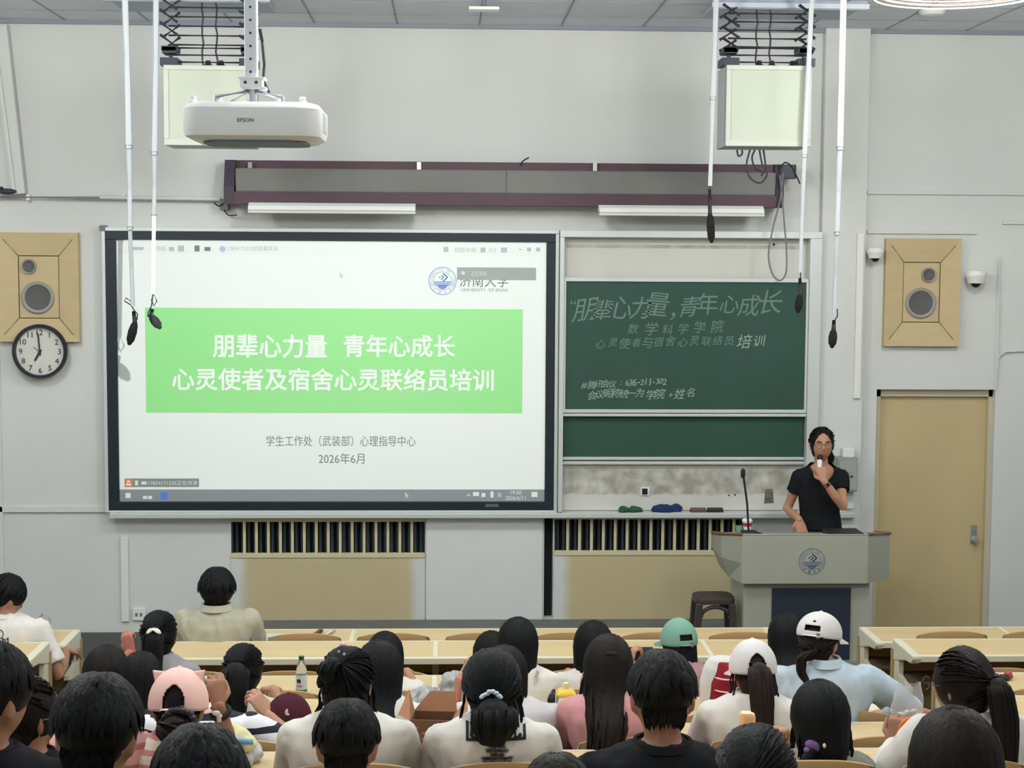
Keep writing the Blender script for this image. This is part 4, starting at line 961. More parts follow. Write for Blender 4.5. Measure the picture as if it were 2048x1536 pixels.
MX0, MX1 = -1.56, 1.98
SEATX = [-1.30 + 0.5*i for i in range(7)]
RN = {1: 'front desk row of the middle block, below the white panel and screen', 2: 'second desk row of the middle block, tan backs of the front seats along it',
      3: 'third desk row of the middle block with the green-capped water bottle on it', 4: 'fourth desk row of the middle block, ahead of the woman in pink',
      5: 'fifth desk row of the middle block with the yellow bottle standing on it', 6: 'sixth desk row of the middle block holding the cardboard box',
      7: 'nearest visible desk row, seat backs at the bottom edge of the photo', 8: 'desk row below the bottom edge under the black-haired heads', 9: 'last desk row directly in front of the viewer'}
for k in range(1, 10):
    off = -0.06 if k > 1 else -0.56
    dv = [x for x in ((-0.56, 0.94) if k == 1 else (-0.06, 1.44)) ]
    desk_row(k, MX0, MX1, RN[k], dv, SEATX, (True, True))
LN = {1: 'front desk row of the left block with the iced drink on it', 2: 'second desk row of the left block behind the man in white'}
for k in (1, 2): desk_row(k, -4.26, -2.20, LN[k], [-3.2], [-2.52 - 0.5*i for i in range(3)], (False, True))
RT = {1: 'front desk row of the right block, next to the door', 2: 'second desk row of the right block with the curved seat back showing',
      3: 'third desk row of the right block with the red wrapper on it', 4: 'fourth desk row of the right block, only its white end leg showing'}
for k in (1, 2, 3, 4): desk_row(k, 2.53, 4.7, RT[k], [3.40], [2.895 + 0.5*i for i in range(4)], (True, False))
# ================================================================ PEOPLE
def skin_mat(n, c): return mat('skin_' + n, c, 0.55, var=0.05, scale=14, spec=0.35)
SK = skin_mat('medium', (178, 132, 106)); SK2 = skin_mat('tan', (158, 115, 90)); SK3 = skin_mat('rosy', (184, 118, 100))
def hair_mat(n, c): return mat('hair_' + n, c, 0.55, var=0.3, scale=30, bump=0.35, bscale=90, stretch=(1, 1, 0.12), spec=0.15)
HB = hair_mat('black', (12, 14, 16)); HK = hair_mat('soft_black', (17, 17, 18)); HBR = hair_mat('dark_brown', (27, 21, 19)); HB2 = hair_mat('brown', (42, 32, 28))
def cloth(n, c, **kw): return mat('cloth_' + n, c, 0.9, var=0.04, scale=8, bump=0.08, bscale=120, spec=0.15, **kw)
def head_fn(hs):
    def fn(q):
        x, y, z = q
        p = Vector((0.074*x, 0.092*y, 0.113*z))
        if z < 0:
            p.x *= 1 - 0.30*(-z)**1.6
            if y < 0: p.y *= 1 - 0.38*(-z)
        if y > 0:
            p.y *= 0.97
            p.y += 0.021*exp(-((x/0.13)**2 + ((z+0.20)/0.15)**2)) + 0.010*exp(-((x/0.10)**2 + ((z-0.0)/0.2)**2))
            p.y -= 0.009*exp(-(((abs(x)-0.40)/0.16)**2 + ((z-0.05)/0.11)**2))
            p.y += 0.004*exp(-(((abs(x)-0.35)/0.25)**2 + ((z-0.24)/0.08)**2))
            p.y += 0.006*exp(-((x/0.24)**2 + ((z+0.53)/0.09)**2)) + 0.008*exp(-((x/0.28)**2 + ((z+0.88)/0.14)**2))
        return p*hs
    return fn
def head_mb(hs=1.0):
    m = MB().ell((0, 0, 0), (1, 1, 1), None, 40, 30, head_fn(hs))
    for sx in (-1, 1):
        R = Matrix.Rotation(sx*0.35, 3, 'Z')
        m.ell((sx*0.076*hs, -0.008*hs, -0.008*hs), (0.010*hs, 0.022*hs, 0.034*hs), R, 10, 8)
        m.ell((sx*0.082*hs, -0.015*hs, 0.006*hs), (0.007*hs, 0.016*hs, 0.022*hs), R, 10, 8)
    return m
def hand_mb(wrist, f, n, side, curl=0.5, s=1.0, spread=0.06, tcurl=0.4):
    """palm, four fingers of unequal length and a thumb; f = finger direction, n = palm normal, side = +1/-1 thumb side"""
    f = Vector(f).normalized(); n = Vector(n); n = (n - f*n.dot(f)).normalized(); a = f.cross(n)*side
    w = Vector(wrist); m = MB(); rings = []
    for t, hw, hh in ((-0.01, .024, .018), (0.02, .030, .016), (0.055, .039, .014), (0.085, .039, .012), (0.097, .034, .009)):
        c = w + f*t*s + n*0.002
        rings.append([c + (a*cos(2*pi*k/14)*hw + n*sin(2*pi*k/14)*hh)*s for k in range(14)])
    m.loft(rings)
    for i, (o_, ln) in enumerate(((0.029, 0.070), (0.010, 0.080), (-0.010, 0.074), (-0.029, 0.058))):
        b = w + f*(0.088 - 0.004*abs(i-1))*s + a*o_*s; pts = [b - f*0.012*s, b]
        cu = curl*(0.9 + 0.12*i); d0 = f + a*spread*(1.5-i); ang = 0.0
        for seg, fr in enumerate((0.45, 0.31, 0.24)):
            ang += cu*(0.8 if seg == 0 else 1.0)
            dv = (d0.normalized()*cos(ang) + n*sin(ang))
            pts.append(pts[-1] + dv*ln*fr*s)
        m.capsule(pts, [x*s for x in (0.0092, 0.0092, 0.0086, 0.0078, 0.0066)], 8)
    b = w + f*0.022*s + a*0.024*s + n*0.004*s; d1 = (f*0.62 + a*0.72 + n*0.25).normalized(); d2 = (f*(0.9) + a*(0.25-tcurl*0.4) + n*(0.2+tcurl)).normalized()
    m.capsule([b, b + d1*0.036*s, b + d1*0.036*s + d2*0.030*s, b + d1*0.036*s + d2*0.052*s], [x*s for x in (0.014, 0.011, 0.010, 0.0075)], 8)
    return m
def ik(Sh, W, l1, l2, hint):
    d = W - Sh; L = d.length
    if L > (l1+l2)*0.985: W = Sh + d*((l1+l2)*0.985/L); d = W - Sh; L = d.length
    L = max(L, abs(l1-l2)+0.02)
    a = (l1*l1 - l2*l2 + L*L)/(2*L); h = sqrt(max(l1*l1-a*a, 0)); u = d.normalized(); hp = Vector(hint); hp = (hp - u*hp.dot(u)).normalized()
    return Sh + u*a + hp*h, W
SHC = Vector((0, -0.012, 0.012))
def shell(th, ph, vol=1.0, off=0.0):
    return SHC + Vector(((0.086*vol+off)*sin(th)*sin(ph), -(0.100*vol+off)*sin(th)*cos(ph), (0.112*vol+off)*cos(th)))
def lock(m, pts, r, n=5, flat=0.55):
    k = len(pts); m.tube(pts, [r*(0.55 + 0.6*sin(pi*min(1, (i/(k-1))*0.85 + 0.1))) * (1 if i < k-2 else (0.75 if i == k-2 else 0.25)) for i in range(k)], n, flat)
def f_end(rd): return rd.random() < 0.8
def hair(style, rd, vol=1.0, L=0.3, tie=(1.5, 0.0), tail=None, tailr=0.035, spread=1.0, part=0.0, nl=90, wave=0.0, fringe=False):
    m = MB()
    if style == 'short':
        m.ell(SHC + Vector((0, 0, 0.022)), (0.085*vol, 0.099*vol, 0.090*vol), None, 24, 16)
        m.ell((0, -0.033, -0.018), (0.062*vol, 0.052*vol, 0.050), None, 16, 10)
        for i in range(60):
            ph = rd.uniform(-1.0, 1.0); a = Vector((0.062*vol*sin(ph), -0.034 - 0.051*vol*cos(ph), rd.uniform(-0.035, 0.0)))
            lock(m, [a, a + Vector((0, 0.002, -0.014)), a + Vector((-0.06*a.x, 0.010, -0.032)), a + Vector((-0.12*a.x, 0.018, -0.044))], rd.uniform(0.005, 0.008))
    else: m.ell(SHC + Vector((0, -0.006, 0.004)), (0.085*vol, 0.096*vol, 0.110*vol), None, 24, 16)
    if style == 'short':
        for i in range(nl):
            ph = rd.uniform(-2.3, 2.3); t0 = rd.uniform(0.05, 1.0); t1 = min(t0 + rd.uniform(0.5, 0.9), 1.98 - 0.24*abs(ph) + rd.uniform(-0.12, 0.08))
            if t1 < t0 + 0.15: continue
            sw = rd.uniform(-0.25, 0.25)
            lock(m, [shell(t0 + (t1-t0)*q/6, ph + sw*q/6, vol, 0.001 + 0.0045*(q/6.0)*rd.uniform(0.2, 1.2)) for q in range(7)], rd.uniform(0.007, 0.012))
    elif style in ('long', 'bob'):
        bot = -L; dk = 0.085 if (style == 'long' and L > 0.28) else 0.0
        rings = []
        for z, rx, ry, y0 in ((0.05, .080, .075, -.025), (-0.03, .085, .070, -.040), (-0.09, .080*spread, .058, -.052), (bot*0.5-0.05, .076*spread, .045, -.066 - dk*0.5), (bot+0.02, .070*spread*(0.55 if wave else 1), .030, -.070 - dk), (bot, .055*spread*(0.5 if wave else 1), .02, -.068 - dk)):
            rings.append([Vector((rx*vol*cos(2*pi*k/18), y0 + ry*sin(2*pi*k/18), z)) for k in range(18)])
        m.loft(rings)
        for i in range(nl):
            ph = rd.uniform(-2.0, 2.0); t0 = rd.uniform(0.03, 0.35); e = 1.62
            pts = [shell(t0 + (e-t0)*q/5, ph, vol, 0.002 + 0.002*rd.random()) for q in range(6)]
            p = pts[-1].copy(); ln = (-bot + p.z)*rd.uniform(0.86, 1.04); st = 7
            tx = p.x*0.92*spread*(0.55 if (wave and f_end(rd)) else 1.0) + rd.uniform(-0.008, 0.008); ty = min(p.y, -0.01)*0.55 - 0.045
            if style == 'bob': tx *= 0.85
            phs = rd.uniform(0, 6)
            for q in range(1, st+1):
                f = q/st
                zq = p.z - ln*f; yq = p.y + (ty-p.y)*f + wave*cos(f*6+phs)
                if dk and zq < -0.10: yq = yq - dk*min(1.0, (-0.10-zq)/0.12)
                pts.append(Vector((p.x + (tx-p.x)*f + wave*sin(f*7+phs), yq, zq)))
            lock(m, pts, rd.uniform(0.008, 0.013))
    else:
        T = shell(tie[0], tie[1], vol, 0.008)
        m.ell((0, -0.04, -0.035), (0.070*vol, 0.060*vol, 0.075), None, 16, 10)
        for i in range(nl):
            ph = rd.uniform(-2.35, 2.35); t0 = rd.uniform(0.25, max(0.4, 1.9 - 0.78*(abs(ph)-1.2))) if abs(ph) > 1.2 else (rd.uniform(0.1, 0.5) if rd.random() < 0.6 else rd.uniform(1.7, 2.05))
            A = shell(t0, ph, vol); pts = []
            for q in range(8):
                f = q/7.0; p = A.lerp(T, f) - SHC
                k_ = 1/sqrt((p.x/(0.086*vol))**2 + (p.y/(0.100*vol))**2 + (p.z/(0.112*vol))**2 + 1e-9)
                pts.append(SHC + p*max(k_, 0.3)*(1.008 + 0.012*rd.random()))
            pts[-1] = T
            lock(m, pts, rd.uniform(0.007, 0.011), 5, 0.38)
        if style == 'pony':
            path = [T] + [T + Vector(q) for q in tail]
            dense = []
            for i in range(len(path)-1):
                for q in range(5): dense.append(path[i].lerp(path[i+1], q/5.0))
            dense.append(path[-1]); N = len(dense)
            m.tube(dense, [tailr*(0.42 + 0.6*sin(pi*(0.12 + 0.62*i/N))) * (1 if i < N*0.6 else 1 - 1.0*(i/N-0.6)) for i in range(N)], 10, 0.8)
            for i in range(34):
                a = rd.uniform(0, 2*pi); r_ = rd.uniform(0.6, 1.15)*tailr*spread; e = rd.uniform(0.86, 1.06); ph2 = rd.uniform(0, 6); pts = []
                for j in range(0, N, 2):
                    f = j/(N-1.0); g = 0.30 + 0.70*sin(pi*min(0.5, 0.06 + 1.3*f)) if f < 0.6 else 1.0 - 0.95*(f-0.6)
                    p = dense[j]; 
                    pts.append(Vector((p.x + cos(a)*r_*g + wave*sin(f*8+ph2), p.y + sin(a)*r_*g*0.8, T.z + (p.z - T.z)*(e if p.z < T.z else 1))))
                lock(m, pts, rd.uniform(0.005, 0.010))
        elif style == 'bun':
            B = T + Vector(tail[0] if tail else (0, -0.03, 0.01)); br = tailr
            m.ell(B, (br, br*0.8, br*0.9), None, 16, 12)
            for i in range(16):
                a0 = rd.uniform(0, 6.28); tilt = Matrix.Rotation(rd.uniform(-0.9, 0.9), 3, 'X') @ Matrix.Rotation(rd.uniform(-0.9, 0.9), 3, 'Z')
                lock(m, [B + tilt @ Vector((br*1.03*cos(a0+q*0.5), br*0.85*sin(a0+q*0.5)*0.9, br*0.95*sin(a0+q*0.5)*0.5 + br*0.1)) for q in range(9)], 0.009)
    return m
def wisps(m, rd, n, base, L, vol=1.0):
    for i in range(n):
        ph = rd.choice((-1, 1))*rd.uniform(0.8, 1.9); p = shell(1.75, ph, vol, 0.0); pts = [p]
        for q in range(1, 6): pts.append(p + Vector((rd.uniform(-0.006, 0.006) + 0.004*q*(1 if p.x > 0 else -1), 0.002*q, -L*q/5)))
        lock(m, pts, 0.004)
    return m
def baseball_cap(root, R, C, hs, col_m, hole='arch', brim=True, ears=False, vol=1.0, strap_col=None, logo=None, tilt=0.0, btn=True, deep=1.0):
    Rt = R @ Matrix.Rotation(tilt, 3, 'X')
    def pt(th, ph, off=0.0):
        a, b, c = 0.093*vol+off, 0.108*vol+off, 0.112*vol+off
        return C + Rt @ (SHC*hs + Vector((a*sin(th)*sin(ph), -b*sin(th)*cos(ph), (c*cos(th) + 0.006)*deep + (1-deep)*0.118))*hs)
    m = MB(); nt_, np_ = 44, 132; tm = 1.72; vs = []; fs = []
    for i in range(nt_+1):
        for j in range(np_):
            vs.append(pt(tm*i/nt_ + 1e-3, 2*pi*j/np_ - pi, 0.0015*abs(sin(3*(2*pi*j/np_)))))
    for i in range(nt_):
        for j in range(np_):
            th = tm*(i+0.5)/nt_; ph = 2*pi*(j+0.5)/np_ - pi
            if hole == 'arch' and (ph/0.40)**2 + ((th-1.60)/0.62)**2 < 1 and th < 1.76: continue
            if hole == 'slot' and abs(ph) < 0.36 and 1.22 < th < 1.50: continue
            k = (j+1) % np_; fs.append((i*np_+j, (i+1)*np_+j, (i+1)*np_+k, i*np_+k))
    m.add(vs, fs)
    cap = obj('cap', m, col_m, root, sm=60); so = cap.modifiers.new('thick', 'SOLIDIFY'); so.thickness = 0.004; so.offset = 1
    if hole:
        sm_ = strap_col or col_m
        obj('cap_strap', MB().tube([pt(1.70, -0.42 + 0.84*q/8, 0.003) for q in range(9)], 0.009, 8, 0.35), sm_, cap, sm=60)
        obj('strap_buckle', MB().obox(pt(1.68, 0.30, 0.006), (0.014, 0.006, 0.022), Rt), mat('buckle_grey', (120, 120, 118), 0.4, 0.4), cap)
    obj('cap_band', MB().tube([pt(tm, 0.42 + (2*pi-0.84)*q/40, 0.0) for q in range(41)], 0.005, 6), col_m, cap, sm=60)
    if btn: obj('cap_button', MB().ell(pt(0.0, 0, 0.004), (0.009*hs, 0.009*hs, 0.006*hs)), col_m, cap, sm=60)
    if brim:
        up_, dn = [], []
        for i in range(15):
            a = pi + (-0.95 + 1.9*i/14); e0 = pt(1.66, a, -0.002)
            out = Vector((sin(a), -cos(a), 0)); q = 0.075*cos((i-7)/7.0*1.2)**0.6 if abs(i-7) < 7 else 0.004
            up_.append(e0); dn.append(e0 + Rt @ (out*q*hs + Vector((0, 0, -0.018*hs - 0.012*(abs(i-7)/7.0)**2))))
        m = MB(); vs = []; n_ = len(up_)
        for lay in (0.0, 0.004):
            o_ = Rt @ Vector((0, 0, lay)); vs += [p + o_ for p in up_] + [p + o_ for p in dn]
        fs = []
        for i in range(n_-1):
            fs += [(i, i+1, n_+i+1, n_+i), (2*n_+i+1, 2*n_+i, 3*n_+i, 3*n_+i+1), (n_+i, n_+i+1, 3*n_+i+1, 3*n_+i)]
        m.add(vs, fs); obj('cap_brim', m, col_m, cap, sm=60)
    if ears:
        for sx in (-1, 1):
            b = pt(0.62, sx*1.45, -0.004); tip = b + Rt @ Vector((sx*0.030, 0, 0.036)); e1 = pt(0.35, sx*1.5, -0.004); e2 = pt(0.98, sx*1.5, -0.004)
            tip = (e1+e2)/2 + Rt @ Vector((sx*0.036, 0, 0.028)); yv = Rt @ Vector((0, 0.014, 0))
            obj('cap_ear', MB().loft([[e1-yv, tip-yv*0.4, e2-yv], [e1+yv, tip+yv*0.4, e2+yv]]), col_m, cap, bevel=0.006)
    if logo:
        c0 = pt(logo[0], logo[1], 0.004); obj('cap_logo', MB().ell(c0, (logo[3], 0.002, logo[4]), Rt @ Matrix.Rotation(logo[0]-pi/2, 3, 'X')), mat('logo_' + logo[2], logo[5], 0.7), cap, sm=60)
    return cap
def drape(mb, bvh, off=0.003):
    """lay flat lettering onto the back of a garment"""
    for i, p in enumerate(mb.v):
        h = bvh.ray_cast(Vector((p.x, -11.5, p.z)), Vector((0, 1, 0)))
        if h[0] is None:
            q = bvh.find_nearest(Vector((p.x, -6.95, p.z)))[0]; mb.v[i] = Vector((q.x, q.y - off, q.z)) if q else p
        else: mb.v[i] = Vector((p.x, h[0].y - off, p.z))
    return mb
SEED = [100]
def person(label, px, py, d, seat, hairm, hs_, shirt_m, sw=0.37, male=False, lean=0.08, lx=0.0, byaw=0.0, hyaw=0.0, hpitch=-0.22, hroll=0.0,
           skin=SK, sleeve='tee', L=None, R=None, hscale=1.0, vol=1.0, hstyle='short', hk=None, fine=False, trousers=None, standing=0.0, collar=None, cap=None,
           wrinkle=0.007, wisp=0, group=None, nk=0.078):
    """one figure: continuous body; hair and clothes are children. (px, py) = top of the head in the photo, d = distance"""
    SEED[0] += 1; rd = random.Random(SEED[0])
    T = P(px, py, D(d)); Rz = Matrix.Rotation(byaw, 3, 'Z')
    H = T.z - seat
    O = Vector((T.x, T.y, seat)) - Rz @ Vector((lx, lean, 0))
    t = thing('person', label, 'person', O, group)
    W = lambda v: O + Rz @ Vector(v)
    inv = Rz.inverted()
    hc = Vector((lx, lean, H - (0.018 if hstyle else 0.006) - 0.113*hscale))
    hR = Matrix.Rotation(hyaw, 3, 'Z') @ Matrix.Rotation(hpitch, 3, 'X') @ Matrix.Rotation(hroll, 3, 'Y')
    mul = 1.12 if male else 1.0
    sh = sw/2
    nz = hc.z - (0.135 if standing else nk)*hscale            # base of the neck
    zs = nz - (0.045 if standing else 0.036)                     # shoulder line
    cy, cx_ = lean*0.62 - 0.012, lx*0.55
    def ring(z, x, y, rx, ry, n=20): return [Vector((x + rx*cos(2*pi*k/n), y + ry*sin(2*pi*k/n), z)) for k in range(n)]
    def torso(e, top=True):
        g = [ring(-0.0, 0, 0, .145*mul+e, .105*mul+e), ring(0.10, 0, 0, .150*mul+e, .110*mul+e), ring(zs*0.42, cx_*0.3, cy*0.25, .128*mul+e, .095*mul+e), ring(zs*0.68, cx_*0.6, cy*0.55, sh*0.80+e, .105*mul+e),
             ring(zs-0.06, cx_*0.85, cy*0.85-0.004, sh*0.90+e, .098*mul+e), ring(zs-0.01, cx_*0.95, cy*0.95-0.004, sh*0.84+e, .082*mul+e), ring(zs+0.02, cx_, cy, sh*0.55+e, .068*mul+e), ring(nz+0.005, cx_*1.05, cy*1.05, .060*mul+e, .058*mul+e)]
        if top: g.append(ring(nz+0.015, cx_*1.05, cy*1.05, .050*mul+e, .048*mul+e))
        return g
    arm_l1, arm_l2 = 0.275*mul, 0.235*mul
    arms = {}
    for key, sg, spec in (('L', -1, L), ('R', 1, R)):
        Sp = Vector((cx_ + sg*(sh-0.045*mul), cy, zs-0.035))
        if spec is None: spec = {}
        if 'w' in spec: Wp = inv @ (P(spec['w'][0], spec['w'][1], D(spec['w'][2])) - O)
        else: Wp = Vector((sg*0.10, lean+0.25, 0.40))
        E, Wp = ik(Sp, Wp, arm_l1, arm_l2, Vector(spec.get('hint', (sg*0.45, -0.25, -0.9))))
        f = spec.get('f'); f = Vector((-sg*0.5, 1, -0.15)) if f is None else inv @ Vector(f)
        n = spec.get('n'); n = Vector((0, 0, -1)) if n is None else inv @ Vector(n)
        arms[key] = (Sp, E, Wp, f, n, sg, spec)
    # --- body
    hips = [(-0.085, 0.0, 0.02), (0.085, 0.0, 0.02)]
    b = MB().loft(torso(-0.016))
    b.capsule([(cx_, cy, nz-0.03), (lx*0.9, (lean + cy)/2 - 0.008, hc.z-0.09*hscale), (lx, lean-0.015, hc.z-0.03)], [0.050*mul, 0.047*mul, 0.055*mul], 14)
    hm = head_mb(hscale); hm.v = [hc + hR @ p for p in hm.v]; b.add(hm.v, hm.f)
    legs = []
    for sx in (-1, 1):
        if standing:
            legs.append(([(sx*0.08, 0, 0.04), (sx*0.085, 0.01, -standing*0.48), (sx*0.09, -0.01, -standing+0.07)], [0.082, 0.056, 0.040]))
        else:
            kn = (sx*0.11, 0.30, 0.045); legs.append(([(sx*0.085, 0.0, 0.075), kn, (sx*0.115, 0.27, -0.36)], [0.075*mul, 0.058*mul, 0.040*mul]))
    for pts, rs in legs: b.capsule(pts, rs, 12)
    for key in arms:
        Sp, E, Wp, f, n, sg, spec = arms[key]
        b.capsule([Sp, Sp.lerp(E, 0.5), E, E.lerp(Wp, 0.4), Wp], [0.034*mul, 0.037*mul, 0.034*mul, 0.033*mul, 0.024*mul], 12)
    body = remesh(b, 0.0065 if fine else 0.011, 2 if fine else 3)
    for key in arms:
        Sp, E, Wp, f, n, sg, spec = arms[key]
        h = hand_mb(Wp, f, n, -sg*spec.get('flip', 1), spec.get('curl', 0.55), mul*(1.0 if standing else 0.90), spec.get('spread', 0.05), spec.get('tc', 0.4))
        if spec.get('w'): h = remesh(h, 0.0034, 2)
        body.add(h.v, h.f)
    if standing: pass
    for m_, nm in ((body, 'body'),):
        m_.v = [W(p) for p in m_.v]; obj(nm, m_, skin, t, sm=180)
    # --- trousers and shoes
    tr_ = MB().loft([ring(-0.02, 0, 0, .150*mul, .112*mul), ring(0.06, 0, 0, .158*mul, .118*mul), ring(0.115, 0, 0, .154*mul, .114*mul)])
    for pts, rs in legs: tr_.capsule(pts, [r+0.012 for r in rs], 12)
    tr_ = remesh(tr_, 0.016, 3); tr_.v = [W(p) for p in tr_.v]; obj('trousers', tr_, trousers or cloth('denim', (52, 60, 78)), t, sm=180)
    for sx, (pts, rs) in zip((-1, 1), legs):
        a = Vector(pts[-1]); s_ = MB().ell(W(a + Vector((0, 0.045, -0.05))), (0.042*mul, 0.11*mul, 0.035), Rz, 14, 8); obj('shoe', s_, mat('shoe_dark', (44, 44, 48), 0.6), t, sm=180)
    # --- shirt
    g = MB().loft(torso(0.013, False)[1:])
    for key in arms:
        Sp, E, Wp, f, n, sg, spec = arms[key]
        slv = spec.get('sleeve', sleeve)
        if slv == 'long': g.capsule([Sp, Sp.lerp(E, 0.5), E, E.lerp(Wp, 0.5), E.lerp(Wp, 0.93)], [0.062*mul, 0.060*mul, 0.055*mul, 0.048*mul, 0.040*mul], 12)
        else:
            q = spec.get('sl', 0.66); g.tube([Sp + (Sp-E).normalized()*0.03, Sp, Sp.lerp(E, q*0.5), Sp.lerp(E, q)], [0.045*mul, 0.060*mul, 0.060*mul, 0.060*mul], 14)
    g = remesh(g, 0.009 if fine else 0.012, 3, wrinkle=wrinkle)
    if spec and standing:                # scooped neckline open at the front
        keep = []
        for fc in g.f:
            c_ = sum((g.v[i] for i in fc), Vector())/len(fc)
            if c_.y > cy and ((c_.x-cx_)/0.088)**2 + ((c_.z-(nz+0.01))/0.115)**2 < 1: continue
            keep.append(fc)
        g.f = keep
    g.v = [W(p) for p in g.v]
    shirt = obj('shirt', g, shirt_m, t, sm=180)
    if collar:
        cc = W((cx_*1.05, cy*1.05, nz+0.006)); pr = [(0.064*mul, 0.016), (0.072*mul, 0.020), (0.092*mul, -0.014), (0.086*mul, -0.018)]
        obj('collar', MB().torus(pr, cc, 28), collar, shirt, sm=50)
    elif not standing:
        cc = W((cx_*1.05, cy*1.05, nz+0.000)); obj('neckband', MB().torus([(0.066*mul, 0.008), (0.074*mul, 0.010), (0.084*mul, -0.010), (0.074*mul, -0.012)], cc, 28), shirt_m, shirt, sm=60)
    # --- hair
    Cw = W(hc); Rw = Rz @ hR
    if hstyle:
        m = hair(hstyle, rd, vol*(0.93 if cap else 1.0), **(hk or {}))
        if wisp: wisps(m, rd, wisp, 0, 0.14, vol)
        m.v = [Cw + Rw @ (p*hscale*1.02) for p in m.v]; obj('hair', m, hairm, t, sm=60)
    if cap: baseball_cap(t, Rw, Cw, hscale, **cap)
    return t, dict(O=O, hc=Cw, R=Rw, H=H, nz=nz, zs=zs, cy=cy, cx=cx_, W=W, shirt=shirt, shirt_mb=g, hs=hscale, arms=arms)
def seatz(k): return ROWFLOOR[k] + 0.425
def hd(info, th, ph, off=0.0, vol=1.0): return info['hc'] + info['R'] @ (shell(th, ph, vol, off)*info['hs']*1.02)
def accessory(nm, parent, mb_, m, label=None): return obj(nm, mb_, m, parent, sm=60, label=label)
C_white = cloth('white', (216, 212, 205)); C_black = cloth('black', (24, 26, 30)); C_pink = cloth('pink', (206, 150, 152)); C_blue = cloth('pale_blue', (178, 192, 202)); C_beige = cloth('beige', (176, 172, 152))
dr_ = {k: SB[k] + 0.17 for k in SB}      # where a seated head of each row is
# ---- the lecturer
tL_, I = person('woman in a black scoop-neck top speaking into a microphone behind the lectern', 1645, 853, 11.12, P(1645, 853, D(11.12)).z - 0.83, HK, 1, C_black, sw=0.37, byaw=pi, lean=0.03, hpitch=0.04, hyaw=-0.10,
    hstyle='pony', hk=dict(tie=(1.7, 0.25), tail=[(-0.05, -0.01, -0.02), (-0.085, 0.02, -0.08), (-0.085, 0.03, -0.17)], tailr=0.032, nl=110), fine=True, standing=P(1645, 853, D(11.12)).z - 0.83 - PLZ, wrinkle=0.005, trousers=C_black,
    R=dict(w=(1598, 1038, 10.98), f=(0.22, -0.25, -1), n=(0, 0.8, -0.3), curl=0.12, spread=0.16, hint=(0.25, -1.0, -0.2), sl=0.50), L=dict(w=(1648, 962, 10.93), f=(-0.25, 0.25, 1.0), n=(0.2, 1, 0.0), curl=1.05, hint=(-0.5, 0.2, -1.0), sl=0.50, tc=0.8))
hc, R_ = I['hc'], I['R']; Fp = lambda x, y, z: hc + R_ @ Vector((x, y, z))
for sx in (-1, 1):
    e = obj('eye', MB().ell(Fp(sx*0.031, 0.077, 0.006), (0.0105, 0.005, 0.0042), R_), mat('eye_white', (214, 210, 204), 0.3), tL_, sm=60)
    obj('iris', MB().ell(Fp(sx*0.031, 0.081, 0.006), (0.0042, 0.003, 0.0042), R_), mat('iris_dark', (36, 28, 26), 0.3), e, sm=60)
    obj('eyebrow', MB().tube([Fp(sx*0.014, 0.090, 0.026), Fp(sx*0.031, 0.088, 0.032), Fp(sx*0.050, 0.076, 0.026)], [0.003, 0.0035, 0.002], 6), HK, tL_, sm=60)
obj('lips', MB().ell(Fp(0, 0.092, -0.055), (0.021, 0.007, 0.006), R_).ell(Fp(0, 0.091, -0.064), (0.017, 0.008, 0.006), R_), mat('lip_rose', (150, 84, 80), 0.45), tL_, sm=60)
gl = MB()
for sx in (-1, 1):
    gl.tube([Fp(sx*0.033 + 0.024*cos(2*pi*k/20), 0.098 - 0.006*abs(sx), 0.004 + 0.020*sin(2*pi*k/20)) for k in range(21)], 0.0016, 6)
    gl.tube([Fp(sx*0.057, 0.092, 0.008), Fp(sx*0.074, 0.05, 0.01), Fp(sx*0.082, -0.005, 0.008)], 0.0016, 6)
gl.tube([Fp(-0.009, 0.098, 0.008), Fp(0.0, 0.103, 0.010), Fp(0.009, 0.098, 0.008)], 0.0016, 6)
obj('glasses', gl, mat('glasses_metal', (110, 92, 84), 0.35, 0.6), tL_, sm=60)
wp = I['W'](I['arms']['L'][2]); el = I['W'](I['arms']['L'][1]); ax = (wp-el).normalized()
u_, v_ = basis(ax); q = wp - ax*0.03
obj('wristwatch', MB().tube([q - ax*0.011, q + ax*0.011], 0.031, 16), M_black, tL_, sm=40)
hf = Vector((-0.25, 0.25, 1.0)).normalized(); mh = wp + hf*0.095 + Vector((0.0, 0.022, 0)); md = Vector((0.05, 0.22, 1)).normalized()
t = thing('handheld_microphone', 'small white microphone with a black head held at the lecturer\'s mouth', 'microphone', mh - md*0.05)
obj('microphone_body', MB().capsule([mh - md*0.05, mh + md*0.045], [0.015, 0.018], 14), M_offw, t, sm=60)
obj('microphone_head', MB().ell(mh + md*0.068, (0.021, 0.021, 0.022)), M_black, t, sm=60)
# ---- front row
person('man in a beige overshirt seen from behind, alone in the front row', 434, 1140, 9.0, seatz(1), HB, 1, C_beige, sw=0.46, male=True, lean=0.05, hstyle='short', vol=1.16, hk=dict(nl=150), sleeve='long', collar=C_beige, hpitch=-0.15, wrinkle=0.011)
_, I = person('person in a white printed tee twisting right, at the far left edge', 14, 1151, 9.0, seatz(1), HB, 1, C_white, sw=0.46, male=True, lean=0.10, lx=0.02, hyaw=-0.9, hpitch=-0.45, hstyle='short', vol=1.08, hk=dict(nl=150), R=dict(w=(132, 1302, 9.15), f=(0.2, 1, -0.2), n=(0, 0, -1), sl=0.75), skin=SK2, wrinkle=0.010)
bv = BVHTree.FromPolygons(I['shirt_mb'].v, I['shirt_mb'].f); c0 = P(2, 1266, D(8.85)); pm = MB().ring((c0.x-0.002, 0, c0.z), 0.020, 0.025, -0.001, 0.0, 24).text('NDONEM', P(-20, 1278, D(8.85)), 0.030, 0.22, bold=0.03)
